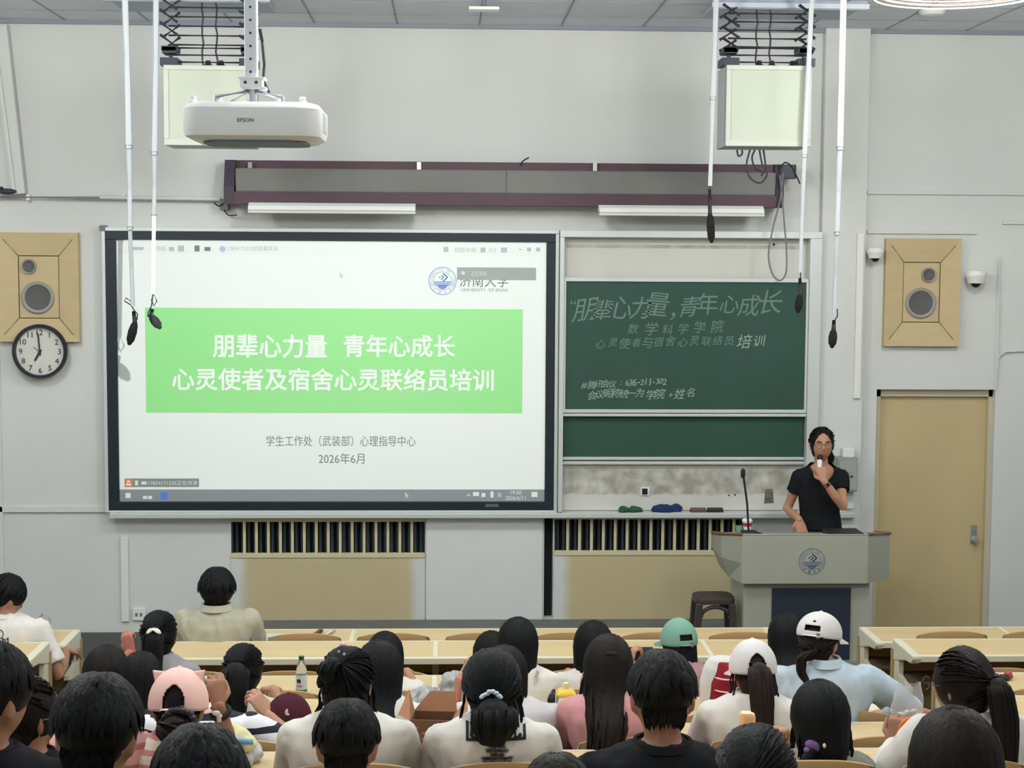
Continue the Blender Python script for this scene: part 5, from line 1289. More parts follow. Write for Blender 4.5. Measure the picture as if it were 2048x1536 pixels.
obj('shirt_print', drape(pm, bv), mat('print_dark', (58, 60, 66), 0.8), I['shirt'])
# ---- third row
d3 = 7.53
_, I = person('woman with a white claw clip in her long ponytail and a raised fist', 318, 1220, d3, seatz(3), HB, 1, cloth('mauve_grey', (150, 146, 148)), sw=0.36, lean=0.12, hstyle='pony', hk=dict(tie=(1.45, 0.0), tail=[(0.0, -0.03, -0.03), (0.0, -0.035, -0.12), (0.015, -0.03, -0.24)], tailr=0.044, nl=110), L=dict(w=(262, 1304, 7.72), f=(-0.35, 0.2, 1), n=(0.4, 1, 0.2), curl=1.0, hint=(-0.8, -0.3, -0.8)), skin=SK3, hscale=0.97)
p_ = P(322, 1265, D(7.37)); b = hd(I, 1.45, 0.0, 0.03)
cm = MB()
for sg in (-1, 1):
    cm.tube([b + Vector((sg*x*0.032, -0.012 - 0.01*sin(pi*x), 0.012*cos(x*2.2))) for x in (0.05, 0.3, 0.6, 0.85, 1.0)], [0.010, 0.014, 0.014, 0.012, 0.006], 8, 0.6)
accessory('claw_clip', I['shirt'].parent, cm, mat('clip_white', (230, 226, 216), 0.3))
person('person with smooth black hair in the third row, partly behind the very long-haired woman', 770, 1263, 7.55, seatz(3), HB, 1, C_white, sw=0.36, lean=0.14, hstyle='long', hk=dict(L=0.26, nl=100), hscale=0.93)
person('person with long black hair whose head shows tallest in the middle', 1035, 1235, 7.3, seatz(3), HB, 1, C_white, sw=0.36, lean=0.10, hstyle='long', hk=dict(L=0.25, nl=110, spread=0.96), hscale=0.99, hroll=0.05)
person('person with black hair mostly hidden left of the tallest middle head', 983, 1262, 7.75, seatz(3), HB, 1, cloth('grey_tee', (150, 150, 150)), sw=0.36, lean=0.14, hstyle='long', hk=dict(L=0.22, nl=90), hscale=0.95)
person('woman with straight black hair and a white top, just ahead of the woman in pink', 1187, 1242, d3, seatz(3), HB, 1, C_white, sw=0.36, lean=0.10, hstyle='long', hk=dict(L=0.27, nl=110, spread=0.95), hscale=1.0)
M_mint = cloth('mint_cap', (118, 160, 142))
_, I = person('person in a mint green cap at the third row', 1357, 1237, d3, seatz(3), HB, 1, cloth('dusty_pink', (168, 136, 134)), sw=0.36, lean=0.10, hyaw=0.25, hstyle='bob', hk=dict(L=0.16, nl=80), hscale=0.90, L=dict(w=(1258, 1332, 7.78), f=(0.3, 0.4, 1), n=(0.8, 0.3, 0), curl=0.8), cap=dict(col_m=M_mint, hole='slot', brim=True, tilt=0.12))
person('person dressed all in black in front of the navy lectern panel', 1572, 1226, 7.6, seatz(3), HB, 1, C_black, sw=0.40, lean=0.10, lx=-0.03, hstyle='long', hk=dict(L=0.34, nl=110, spread=1.05), hscale=0.90)
# ---- fourth row
d4 = 6.76
person('woman with smooth dark brown hair at the left, below the raised fist', 212, 1291, d4, seatz(4), HBR, 1, cloth('ice_blue', (150, 172, 182)), sw=0.36, lean=0.10, hstyle='long', hk=dict(L=0.26, nl=110), hscale=1.03)
person('woman with long black hair between the brown-haired woman and the pink cap', 282, 1303, 6.6, seatz(4), HB, 1, cloth('dark_tee', (52, 50, 54)), sw=0.35, lean=0.10, hstyle='long', hk=dict(L=0.27, nl=100), hscale=0.92)
_, I = person('woman with a thick black ponytail beside the water bottle', 487, 1286, d4, seatz(4), HB, 1, cloth('cream_tee', (206, 202, 186)), sw=0.34, lean=0.12, hyaw=-0.12, hstyle='pony', hk=dict(tie=(1.40, 0.0), tail=[(0.0, -0.03, -0.03), (0.004, -0.035, -0.11), (0.02, -0.03, -0.20)], tailr=0.058, nl=110), hscale=0.97)
M_wcap = cloth('white_cap', (208, 204, 202))
_, I = person('woman in a pale blue shirt and white cap with a black dot and slot strap', 1640, 1226, 6.72, seatz(4), HBR, 1, C_blue, sw=0.45, lean=0.08, lx=-0.02, hyaw=-0.55, hstyle='pony', hscale=0.98,
    hk=dict(tie=(1.95, 0.35), tail=[(-0.03, -0.03, -0.02), (-0.055, -0.035, -0.05), (-0.055, -0.03, -0.10), (-0.02, -0.03, -0.145)], tailr=0.020, nl=100), sleeve='long', collar=C_blue, wrinkle=0.014, cap=dict(col_m=M_wcap, hole='slot', brim=True, logo=(1.0, 0.05, 'dot', 0.008, 0.006, (30, 30, 32)), tilt=0.0, deep=0.80),
    R=dict(w=(1775, 1432, 6.95), f=(-0.3, 1, 0), n=(0, 0, -1), hint=(1, -0.3, -0.3)))
# ---- fifth row
d5 = 6.0
_, I = person('woman with very long black hair and striped-sleeve white tee next to the cardboard box', 758, 1281, d5, seatz(5), HB, 1, C_white, sw=0.37, lean=0.09, hyaw=-0.1, hstyle='long', hk=dict(L=0.32, nl=120, spread=0.9), hscale=0.96)
_, I = person('long-haired woman in a loose white tee with a hand raised, beyond the printed tee', 1010, 1290, 6.05, seatz(5), HBR, 1, cloth('off_white', (210, 206, 208)), sw=0.41, lean=0.09, lx=-0.02, hstyle='long', hk=dict(L=0.32, nl=120, spread=0.95), hscale=0.90, L=dict(w=(913, 1398, 6.25), f=(0.1, 0.3, 1), n=(0.9, 0.3, 0), curl=0.8, hint=(-0.9, -0.3, -0.7), sl=0.9), skin=SK3)
_, I = person('woman in a pink tee with long brown half-tied hair and a wristwatch', 1216, 1269, d5, seatz(5), HBR, 1, C_pink, sw=0.39, lean=0.08, lx=-0.03, hstyle='long', hk=dict(L=0.35, nl=130, spread=0.72, wave=0.005), hscale=0.97, hroll=0.08,
    L=dict(w=(1163, 1398, 6.08), f=(0.15, 0.35, 1), n=(1, 0.2, 0), curl=0.35, hint=(-0.6, -0.7, -0.9), sl=0.8), wisp=10)
wp = I['W'](I['arms']['L'][2]); el = I['W'](I['arms']['L'][1]); ax = (wp-el).normalized(); q = wp - ax*0.02
obj('wristwatch', MB().tube([q - ax*0.012, q + ax*0.012], 0.030, 16), mat('watch_grey', (150, 146, 144), 0.4), I['shirt'].parent, sm=40)
accessory('ponytail_tie', I['shirt'].parent, MB().tube([hd(I, 1.2, -0.22+0.44*k/6, 0.010) for k in range(7)], 0.006, 6), mat('tie_brown', (44, 30, 28), 0.6))
_, I = person('woman in a white shirt and white cap with a brown ponytail through its back', 1506, 1280, d5, seatz(5), HB2, 1, C_white, sw=0.40, lean=0.08, hstyle='pony', hscale=0.93, hk=dict(tie=(1.45, 0.0), tail=[(0.0, -0.045, -0.01), (0.004, -0.055, -0.10), (0.008, -0.05, -0.22), (0.02, -0.04, -0.33)], tailr=0.038, nl=90), cap=dict(col_m=M_wcap, hole='arch', brim=True, tilt=0.05), wisp=10)
person('person in a navy and white striped tee hidden behind the pink cap, holding a pen', 376, 1352, 5.95, seatz(5), HB, 1, stripe_mat('cloth_navy_stripe', [(0.0, (226, 226, 232)), (0.62, (40, 42, 56))], 0.062), sw=0.44, lean=0.05, lx=-0.07, nk=-0.01, hstyle='short', hscale=0.9, R=dict(w=(534, 1430, 6.05), f=(-0.5, 0.1, 0.8), n=(-0.6, 0.6, -0.5), curl=0.75, hint=(1.0, -0.2, -0.6), sl=0.75), skin=SK)
# ---- sixth row
d6 = 5.22
M_pcap = cloth('pink_cap', (232, 190, 180))
_, I = person('woman in a pink cat-eared cap with a dark bun, hand raised beside her cap', 357, 1339, d6, seatz(6), HBR, 1, stripe_mat('cloth_pink_stripe', [(0.0, (222, 214, 196)), (0.62, (198, 138, 130))], 0.042), sw=0.35, lean=0.07, lx=0.02, hstyle='bun', hk=dict(tie=(1.95, 0.25), tail=[(-0.01, -0.03, -0.03)], tailr=0.052, nl=90), hscale=1.0,
    cap=dict(col_m=M_pcap, hole='arch', brim=True, ears=True, tilt=0.0), R=dict(w=(437, 1412, 5.32), f=(-0.1, 0.25, 1), n=(-0.6, 0.9, -0.2), curl=0.75, hint=(0.1, 0.5, -1)), skin=SK2)
b = hd(I, 1.95, 0.25, 0.012); rd = random.Random(4); sm_ = MB()
for k in range(18):
    a = 2*pi*k/18; sm_.ell(b + Vector((0.046*cos(a), -0.012 + rd.uniform(-.008, .008), 0.036*sin(a)+0.004)), (0.015, 0.013, 0.013), None, 8, 6)
accessory('scrunchie', I['shirt'].parent, sm_, mat('scrunchie_black', (40, 38, 42), 0.4, bump=0.6, bscale=80))
wp = I['W'](I['arms']['R'][2]); el = I['W'](I['arms']['R'][1]); ax = (wp-el).normalized(); u_, v_ = basis(ax)
accessory('wrist_hair_tie', I['shirt'].parent, MB().torus([(0.030+0.010*cos(a), 0.012*sin(a)) for a in (0, 1.05, 2.1, 3.14, 4.2, 5.2)], wp - ax*0.03, 22, Matrix((u_, v_, ax)).transposed()), mat('tie_black', (32, 32, 34), 0.6))
obj('white_bow', MB().ell(wp - ax*0.045 + Vector((0, -0.036, 0)), (0.012, 0.008, 0.016)).ell(wp - ax*0.02 + Vector((-0.006, -0.038, 0)), (0.014, 0.006, 0.009)), M_offw, I['shirt'].parent, sm=60)
_, I = person('woman with black hair gathered by white clips, in a white tee by the cardboard box', 695, 1292, d6, seatz(6), HB, 1, C_white, sw=0.42, lean=0.06, hyaw=-0.25, hstyle='pony', hk=dict(tie=(1.05, 0.0), tail=[(-0.02, -0.02, 0.0), (-0.03, -0.03, -0.03), (-0.02, -0.025, -0.06)], tailr=0.030, nl=120), hscale=1.0, skin=SK2, wisp=6)
for k, (th, ph) in enumerate(((0.62, -0.25), (0.70, 0.12))):
    a = hd(I, th, ph, 0.010); accessory('hair_clip', I['shirt'].parent, MB().tube([a, a + Vector((0.002, -0.012, -0.035))], [0.004, 0.003], 6), M_offw)
a = hd(I, 0.22, -0.9, 0.006); accessory('hair_clip', I['shirt'].parent, MB().ell(a, (0.012, 0.010, 0.010)), mat('clip_pink', (222, 170, 172), 0.4), 'pink hair clip')
_, I = person('woman in a white tee with a boxed black print, low ponytail and grey scrunchie', 984, 1298, d6, seatz(6), HB, 1, C_white, sw=0.41, lean=0.05, hstyle='pony', hk=dict(tie=(2.05, 0.0), tail=[(0.0, -0.03, -0.02), (0.0, -0.042, -0.07), (-0.004, -0.038, -0.118)], tailr=0.060, nl=130, spread=1.1), hscale=1.03, vol=1.03, wisp=8, wrinkle=0.007)
b = P(982, 1390, I['hc'].y - 0.120); sm_ = MB(); rd = random.Random(6)
for k in range(13):
    a = -0.9 + 1.8*k/12; sm_.ell(b + Vector((0.034*sin(a*1.2), -0.014+0.01*cos(a), 0.012*cos(a*2.5) + rd.uniform(-.004, .004))), (0.009, 0.008, 0.007), None, 8, 6)
accessory('scrunchie', I['shirt'].parent, sm_, mat('scrunchie_ice', (196, 212, 222), 0.5), 'pale ice-blue ruffled scrunchie')
bv = BVHTree.FromPolygons(I['shirt_mb'].v, I['shirt_mb'].f); Yb = D(5.05)
def bx(x0, y0, x1, y1):
    r = rect(x0, y0, x1, y1, Yb); m = MB(); th = 0.0095; nn = 24
    def strip_(xa, xb, za, zb):
        for i in range(nn):
            for j in range(1):
                xa_, xb_ = xa + (xb-xa)*i/nn, xa + (xb-xa)*(i+1)/nn
                m.add([(xa_, 0, za), (xb_, 0, za), (xb_, 0, zb), (xa_, 0, zb)], [(0, 1, 2, 3)])
    def vstrip(xa, xb, za, zb):
        for i in range(10):
            z0, z1 = za + (zb-za)*i/10, za + (zb-za)*(i+1)/10; m.add([(xa, 0, z0), (xb, 0, z0), (xb, 0, z1), (xa, 0, z1)], [(0, 1, 2, 3)])
    strip_(r[0], r[1], r[2], r[2]+th); strip_(r[0], r[1], r[3]-th, r[3]); vstrip(r[0], r[0]+th, r[2], r[3]); vstrip(r[1]-th, r[1], r[2], r[3]); return m
pm = bx(932, 1449, 1054, 1489)
pm.text('FORM', P(993, 1469, Yb), 0.040, 0.165, bold=0.07)
for i, (tx, wd) in enumerate((('Pixel Grid', 32), ('Self-Evolution', 44), ('Solitude', 26), ('Unfiltered Progress', 62), ('The Silent Summit', 58))):
    c_ = P(995, 1498 + 7.6*i, Yb); pm.text(tx, c_, None, wd/628.0, bold=0.04)
obj('shirt_print', drape(pm, bv), mat('print_black', (28, 28, 30), 0.8), I['shirt'])
_, I = person('woman with smooth chin-length hair tied by a purple hair tie', 1641, 1361, d6, seatz(6), HB, 1, cloth('olive_grey', (138, 136, 124)), sw=0.34, lean=0.06, hstyle='bob', hk=dict(L=0.128, nl=130, spread=0.92), hscale=1.03, wisp=12)
b = P(1627, 1492, I['hc'].y - 0.115); accessory('hair_tie', I['shirt'].parent, MB().ell(b, (0.030, 0.022, 0.020), Matrix.Rotation(0.35, 3, 'Y')).ell(b + Vector((-0.018, -0.006, -0.012)), (0.016, 0.016, 0.012)), mat('tie_purple', (104, 76, 128), 0.6), 'purple hair tie')
accessory('hair_bead', I['shirt'].parent, MB().ell(b + Vector((0.032, -0.014, 0.006)), (0.008, 0.008, 0.010)), M_offw)
accessory('hair_tail', I['shirt'].parent, MB().capsule([b, b + Vector((-0.025, -0.02, -0.05)), b + Vector((-0.05, -0.03, -0.12))], [0.018, 0.024, 0.014], 10), HB)
_, I = person('woman with glasses and a long brown ponytail turned left, in a white shirt', 1920, 1293, d6, seatz(6), HBR, 1, C_white, sw=0.40, lean=0.06, lx=-0.06, hyaw=0.72, hpitch=-0.12, hstyle='pony', hk=dict(tie=(1.5, 0.15), tail=[(-0.01, -0.022, -0.02), (0.0, -0.028, -0.12), (0.0, -0.02, -0.25), (0.0, -0.01, -0.36)], tailr=0.042, nl=130), hscale=1.0, vol=1.03, skin=SK2, sleeve='long',
    L=dict(w=(1790, 1488, 5.35), f=(0.15, 0.2, 1), n=(0.6, 0.9, 0.0), curl=1.15, hint=(-0.7, -0.4, -0.8)), R=dict(w=(1880, 1462, 5.4), f=(-0.75, 0.3, 0.55), n=(-0.2, 0.9, -0.5), curl=0.55, hint=(0.8, -0.2, -1)))
hc, R_ = I['hc'], I['R']; Fp = lambda x, y, z: hc + R_ @ Vector((x, y, z)); gl = MB()
for sx in (-1, 1):
    gl.tube([Fp(sx*0.033 + 0.023*cos(2*pi*k/18), 0.104, 0.004 + 0.022*sin(2*pi*k/18)) for k in range(19)], 0.0022, 6)
    gl.tube([Fp(sx*0.056, 0.102, 0.008), Fp(sx*0.076, 0.05, 0.01), Fp(sx*0.084, -0.01, 0.006)], 0.0018, 6)
obj('glasses', gl, mat('glasses_black', (40, 38, 40), 0.3), I['shirt'].parent, sm=60)
person('person in a pink striped tee hidden behind the large black-haired head', 196, 1378, 5.2, seatz(6), HB, 1, stripe_mat('cloth_rose_stripe', [(0.0, (218, 160, 156)), (0.72, (182, 110, 106))], 0.06), sw=0.42, lean=0.05, nk=0.0, hstyle='short', hscale=0.9)
# ---- seventh row
d7 = 4.45
person('person with short rounded black hair at the bottom, in front of the clipped-hair woman', 694, 1398, 4.32, seatz(7), HB, 1, cloth('charcoal', (60, 60, 62)), sw=0.42, male=True, lean=0.06, nk=0.108, hstyle='short', hk=dict(nl=170), hscale=1.0, skin=SK2)
person('man in a black tee with short tousled hair, largest figure right of centre', 1325, 1301, d7, seatz(7), HK, 1, C_black, sw=0.47, male=True, lean=0.05, nk=0.108, hstyle='short', hk=dict(nl=190), hscale=1.08, skin=SK2, wrinkle=0.009)
_, I = person('woman with glasses in a black tee, face turned right at the left edge', 62, 1348, 4.75, seatz(7), HBR, 1, C_black, sw=0.40, lean=0.06, hyaw=-0.85, hpitch=-0.1, nk=0.108, hstyle='pony', hk=dict(tie=(1.0, 0.1), tail=[(-0.01, -0.02, 0.0), (-0.015, -0.03, -0.03), (-0.01, -0.03, -0.06)], tailr=0.03, nl=130), hscale=0.97, skin=SK2)
hc, R_ = I['hc'], I['R']; Fp = lambda x, y, z: hc + R_ @ Vector((x, y, z)); gl = MB()
for sx in (-1, 1):
    gl.tube([Fp(sx*0.033 + 0.023*cos(2*pi*k/18), 0.102, 0.004 + 0.020*sin(2*pi*k/18)) for k in range(19)], 0.002, 6)
    gl.tube([Fp(sx*0.056, 0.10, 0.008), Fp(sx*0.076, 0.05, 0.01), Fp(sx*0.084, -0.01, 0.006)], 0.0016, 6)
obj('glasses', gl, mat('glasses_grey', (120, 116, 112), 0.3, 0.4), I['shirt'].parent, sm=60)
# ---- nearest rows
d8 = 3.68
person('person with thick black hair cut off by the left edge, cheek showing', -20, 1288, 4.1, seatz(8) - 0.02, HB, 1, C_black, sw=0.42, lean=0.05, hyaw=-0.6, nk=0.108, hstyle='short', hk=dict(nl=170), hscale=1.12, vol=1.05, skin=SK2)
person('person with a big round head of straight black hair at the left', 195, 1350, 3.45, seatz(8), HB, 1, C_black, sw=0.44, male=True, lean=0.05, hyaw=-0.1, nk=0.108, hstyle='short', hk=dict(nl=190), hscale=1.04, vol=1.02, skin=SK2)
person('person with dark hair in the bottom row right of the man in the black tee', 1513, 1448, d8, seatz(8), HK, 1, cloth('black_two', (28, 28, 32)), sw=0.38, lean=0.05, hstyle='pony', hk=dict(tie=(1.7, -0.5), tail=[(0.03, -0.03, -0.01), (0.07, -0.035, -0.03), (0.09, -0.03, -0.07)], tailr=0.036, nl=140), hscale=1.03)
person('person with long dark brown hair at the bottom right, in front of the ponytailed woman', 1912, 1417, 3.5, seatz(8), HBR, 1, cloth('brown_top', (70, 52, 44)), sw=0.38, lean=0.05, hstyle='long', hk=dict(L=0.34, nl=160, spread=1.12), hscale=1.08)
person('person whose tousled dark hair just rises over the bottom edge at the middle', 1115, 1508, d8, seatz(8) - 0.1, HBR, 1, C_black, sw=0.38, lean=0.05, hstyle='short', hk=dict(nl=150), hscale=0.98)
person('person with cropped black hair out of focus at the very bottom left', 399, 1449, 2.95, seatz(9), HB, 1, C_black, sw=0.44, male=True, lean=0.05, hstyle='short', hk=dict(nl=190), hscale=1.0, skin=SK2)

# ================================================================ THINGS ON THE DESKS
def on_z(px, py, z):
    d = CAMM @ Vector(((px - 1024.0)/FPX, -(py - 768.0)/FPX, -1.0)); return CAMP + d*((z - CAMP.z)/d.z)
def px_m(p): return FPX/((p - CAMP).dot(-zc_w()) if False else (p.y - CAMP.y))
def ztop_at(px, py, p): return P(px, py, p.y).z
# water bottle
p = on_z(603, 1389, DZ[3]); H_ = ztop_at(603, 1312, p) - DZ[3]; k = H_/0.225
t = thing('water_bottle', 'clear water bottle with a green cap and white label on the third row desk', 'bottle', p)
M_pet = mat('clear_plastic', (226, 234, 232), 0.08, trans=0.85, spec=0.5)
obj('bottle_body', MB().lathe([(0.0001, 0), (0.028*k, 0), (0.032*k, 0.006*k), (0.032*k, 0.13*k), (0.030*k, 0.15*k), (0.018*k, 0.19*k), (0.013*k, 0.198*k), (0.013*k, 0.208*k), (0.0001, 0.208*k)], p, 24), M_pet, t, sm=50)
obj('label', MB().torus([(0.0325*k, 0.032*k), (0.0332*k, 0.032*k), (0.0332*k, 0.118*k), (0.0325*k, 0.118*k)], p, 28), mat('label_white', (214, 216, 212), 0.5), t, sm=50)
obj('label_band', MB().torus([(0.0325*k, 0.004*k), (0.0332*k, 0.004*k), (0.0332*k, 0.036*k), (0.0325*k, 0.036*k)], p, 28), mat('label_green', (52, 124, 96), 0.5), t, sm=50)
obj('cap', MB().lathe([(0.0155*k, 0.203*k), (0.0155*k, 0.224*k), (0.0001, 0.2245*k)], p, 20), mat('cap_green', (30, 76, 52), 0.5), t, sm=40)
m = MB().text('娃', p + Vector((-0.012*k, -0.0345*k, 0.088*k)), 0.022*k, bold=0.06); obj('label_mark', m, mat('label_black', (36, 40, 40), 0.6), t)
m = MB().text('饮用水', p + Vector((-0.008*k, -0.0345*k, 0.058*k)), 0.011*k, bold=0.04); obj('label_lettering', m, mat('label_red', (176, 70, 70), 0.6), t)
# iced drink on the left block
p = on_z(88, 1272, DZ[1]); h = ztop_at(88, 1229, p) - DZ[1]
t = thing('iced_drink_cup', 'clear domed cup of dark iced drink on the left front desk', 'cup', p)
obj('cup_body', MB().lathe([(0.0001, 0), (0.026, 0), (0.038, h*0.62), (0.0365, h*0.62), (0.025, 0.003), (0.0001, 0.003)], p, 24), M_pet, t, sm=40)
obj('drink', MB().lathe([(0.0001, 0.004), (0.0245, 0.004), (0.034, h*0.50), (0.0001, h*0.50)], p, 24), mat('drink_dark', (58, 34, 34), 0.3), t, sm=40)
obj('dome_lid', MB().lathe([(0.041, h*0.62), (0.041, h*0.66), (0.038, h*0.78), (0.022, h*0.95), (0.0001, h*0.98)], p, 24), mat('lid_clear', (206, 206, 208), 0.15, trans=0.6), t, sm=40)
obj('straw', MB().tube([p + Vector((0.0, 0, h*0.3)), p + Vector((-0.012, 0, h*1.02))], 0.004, 8), mat('straw_red', (150, 60, 64), 0.5), t)
# black bag in the left desk's shelf
p = Vector((P(106, 1340, D(9.42)).x, D(9.42), DZ[1]-0.174)); rr = random.Random(2); m = MB()
for i in range(7): m.ell(p + Vector((rr.uniform(-0.08, 0.06), rr.uniform(-0.10, 0.04), 0.055)), (0.075, 0.10, rr.uniform(0.04, 0.055)), Matrix.Rotation(rr.uniform(-.3, .3), 3, 'Y'), 14, 10)
g = remesh(m, 0.008, 3, wrinkle=0.009, wscale=14)
for q in g.v: q.z = max(q.z, p.z + 0.001)
t = tag(obj('shoulder_bag', g, mat('bag_black', (26, 28, 36), 0.6, bump=0.2), sm=180), 'slouchy black bag in the shelf of the left front desk', 'bag')
obj('zip_piping', MB().tube([p + Vector((-0.10, -0.13, 0.06)), p + Vector((-0.03, -0.165, 0.075)), p + Vector((0.06, -0.15, 0.07)), p + Vector((0.12, -0.10, 0.05))], 0.006, 6), mat('piping_grey', (98, 106, 120), 0.5), t, sm=60)
# papers and pens on the front desk
def sheet(nm, pts, z, col, label, cat, th=0.0012):
    q = [on_z(a, b, z + 0.0022) for a, b in pts]; q = [Vector((v.x, v.y, z + 0.0022)) for v in q]
    return tag(obj(nm, MB().loft([q, [v + Vector((0, 0, th)) for v in q]]), mat(nm + '_%d_%d_%d' % col, col, 0.7)), label, cat)
sheet('paper_sheet', [(515, 1275), (584, 1275), (588, 1267), (528, 1267)], DZ[1], (196, 204, 206), 'white paper sheet on the front desk beside the man in beige', 'paper')
for i, ((x0, y0), (x1, y1), c, lab) in enumerate((((621, 1274), (634, 1267), (166, 76, 70), 'red pen on the front desk'), ((629, 1275), (640, 1267), (40, 36, 36), 'black pen on the front desk'), ((648, 1274), (660, 1268), (222, 214, 208), 'white marker on the front desk'))):
    a, b = on_z(x0, y0, DZ[1]), on_z(x1, y1, DZ[1]); a.z = b.z = DZ[1] + 0.0105; ax = (b - a).normalized(); b = a + ax*0.14
    t = thing('pen', lab, 'pen', a, 'pens on the front desk'); obj('barrel', MB().tube([a, a.lerp(b, 0.7)], 0.0075, 10), mat('pen_%d' % i, c, 0.4), t, sm=50); obj('pen_cap', MB().capsule([a.lerp(b, 0.7), b], 0.0082, 10), mat('pencap_%d' % i, tuple(int(v*0.85) for v in c), 0.4), t, sm=50)
# maroon cap on the fifth desk
p = on_z(574, 1462, DZ[5]); C = Vector((p.x, p.y, DZ[5] + 0.016)); t = thing('baseball_cap', 'maroon baseball cap with a small white emblem lying on the fifth desk', 'cap', (p.x, p.y, DZ[5]))
Rc = Matrix.Rotation(pi - 0.35, 3, 'Z') @ Matrix.Rotation(0.04, 3, 'X')
baseball_cap(t, Rc, C + Vector((0, 0, 0.005)), 0.98, cloth('maroon', (72, 32, 42)), hole=None, brim=True, logo=None)
lp = P(573, 1424, p.y - 0.095); obj('cap_emblem', MB().ell(lp, (0.006, 0.004, 0.013), Matrix.Rotation(0.2, 3, 'Y')).ell(lp + Vector((0.004, 0, -0.010)), (0.008, 0.004, 0.005)), mat('emblem_white', (208, 200, 190), 0.7), t)
# crumpled translucent bag
def lump_bag(nm, label, cat, cpx, base, z, w_, hgt, dep, mt, seed, n=10, wr=0.014, vox=0.009, m0=None):
    p = on_z(cpx, base, z); rr = random.Random(seed); m = m0 or MB()
    for i in range(n):
        f = rr.random(); m.ell(p + Vector((rr.uniform(-0.5, 0.5)*w_*(1-0.3*f), rr.uniform(-0.2, 0.4)*dep, hgt*(0.15 + 0.62*f))), (w_*rr.uniform(0.18, 0.3), dep*0.4, hgt*rr.uniform(0.2, 0.3)), Matrix.Rotation(rr.uniform(-.6, .6), 3, 'Y'), 12, 8)
    g = remesh(m, vox, 2, wrinkle=wr, wscale=16, squash=0.9)
    for q in g.v: q.z = max(q.z, z + 0.003)
    return tag(obj(nm, g, mt, sm=180), label, cat), p
lump_bag('plastic_bag', 'crumpled translucent grey plastic bag on the fifth desk behind the cardboard box', 'bag', 884, 1446, DZ[5], 0.27, 0.21, 0.14, mat('bag_film', (176, 178, 178), 0.35, trans=0.25), 5, 16, 0.022)
# cardboard box, open
p = on_z(862, 1533, DZ[6]); w_, dp, hh = 0.155, 0.12, 0.165; t = thing('cardboard_box', 'open brown cardboard box with pale printing on the sixth desk', 'box', p)
M_card = mat('cardboard', (124, 88, 66), 0.8, var=0.06, scale=10); Rb = Matrix.Rotation(-0.12, 3, 'Z')
def B_(x, y, z): return p + Rb @ Vector((x, y + dp/2, z + 0.003))
def wallp(a, b, z0, z1, th=0.004):
    a, b = Vector(a), Vector(b); nrm = Vector((-(b-a).y, (b-a).x, 0)).normalized()*th
    q = [(a.x, a.y, z0), (b.x, b.y, z0), (b.x, b.y, z1), (a.x, a.y, z1)]
    return [B_(*v) for v in q], [B_(v[0]+nrm.x, v[1]+nrm.y, v[2]) for v in q]
m = MB(); cs_ = [(-w_/2, -dp/2, 0), (w_/2, -dp/2, 0), (w_/2, dp/2, 0), (-w_/2, dp/2, 0)]
for i in range(4):
    a, b = wallp(cs_[i], cs_[(i+1) % 4], 0, hh); m.loft([a, b])
m.loft([[B_(*c) for c in cs_], [B_(c[0], c[1], 0.004) for c in cs_]])
bx_ = obj('carton', m, M_card, t)
for nm, pts in (('back', [(-w_/2, dp/2, hh), (w_/2, dp/2, hh), (w_/2-0.01, dp/2+0.03, hh+0.065), (-w_/2+0.055, dp/2+0.03, hh+0.065)]), ('side', [(-w_/2, -dp/2, hh), (-w_/2, dp/2, hh), (-w_/2-0.02, dp/2, hh+0.075), (-w_/2-0.045, -dp/2+0.02, hh+0.01)]), ('right', [(w_/2, dp/2, hh), (w_/2, -dp/2, hh), (w_/2+0.05, -dp/2+0.02, hh+0.03), (w_/2+0.04, dp/2-0.01, hh+0.055)]), ('front', [(w_/2, -dp/2, hh), (-w_/2, -dp/2, hh), (-w_/2+0.01, -dp/2-0.05, hh-0.05), (w_/2-0.01, -dp/2-0.05, hh-0.05)])):
    if nm == 'front': continue
    q = [B_(*v) for v in pts]; obj('flap', MB().loft([q, [v + Vector((0.002, 0.003, 0.001)) for v in q]]), mat('cardboard_inner', (156, 112, 80), 0.85), t)
m = MB(); rr = random.Random(3)
for r_ in range(7):
    for c_ in range(6):
        if rr.random() < 0.25: continue
        c0 = B_(-w_/2 + 0.02 + c_*0.023, -dp/2-0.0015, 0.02 + r_*0.019); ux = Rb @ Vector((1, 0, 0)); a = rr.uniform(0.007, 0.013)
        m.add([c0, c0 + ux*a, c0 + ux*a + Vector((0, 0, 0.005)), c0 + Vector((0, 0, 0.005))], [(0, 1, 2, 3)])
obj('printed_pattern', m, mat('print_pale', (180, 146, 120), 0.8), bx_)
# yellow-capped clear jug
p = on_z(1131, 1447, DZ[5]); hh = ztop_at(1131, 1364, p) - DZ[5]; t = thing('drink_bottle', 'square clear bottle with a yellow lid and lemon inside on the fifth desk', 'bottle', p)
def sq(s_, z): return [p + Vector((s_*cos(a)*(1.0 if abs(cos(a)) > 0 else 1), s_*sin(a), z)) for a in [2*pi*i/16 for i in range(16)]]
def sqr(s_, z): return [p + Vector((x, y, z)) for x, y in rr_plan(-s_, s_, -s_, s_, s_*0.35, 4)]
obj('bottle_body', MB().loft([sqr(0.040, 0.0), sqr(0.042, 0.006), sqr(0.042, hh*0.68), sqr(0.036, hh*0.74)]), M_pet, t, sm=40)
obj('juice', MB().loft([sqr(0.036, 0.006), sqr(0.036, hh*0.30)]), mat('juice_yellow', (226, 196, 60), 0.3, trans=0.3), t)
obj('lid', MB().loft([sqr(0.041, hh*0.70), sqr(0.041, hh*0.745), sqr(0.030, hh*0.82), sqr(0.016, hh*0.85)]), mat('lid_yellow', (222, 186, 70), 0.45), t, sm=40)
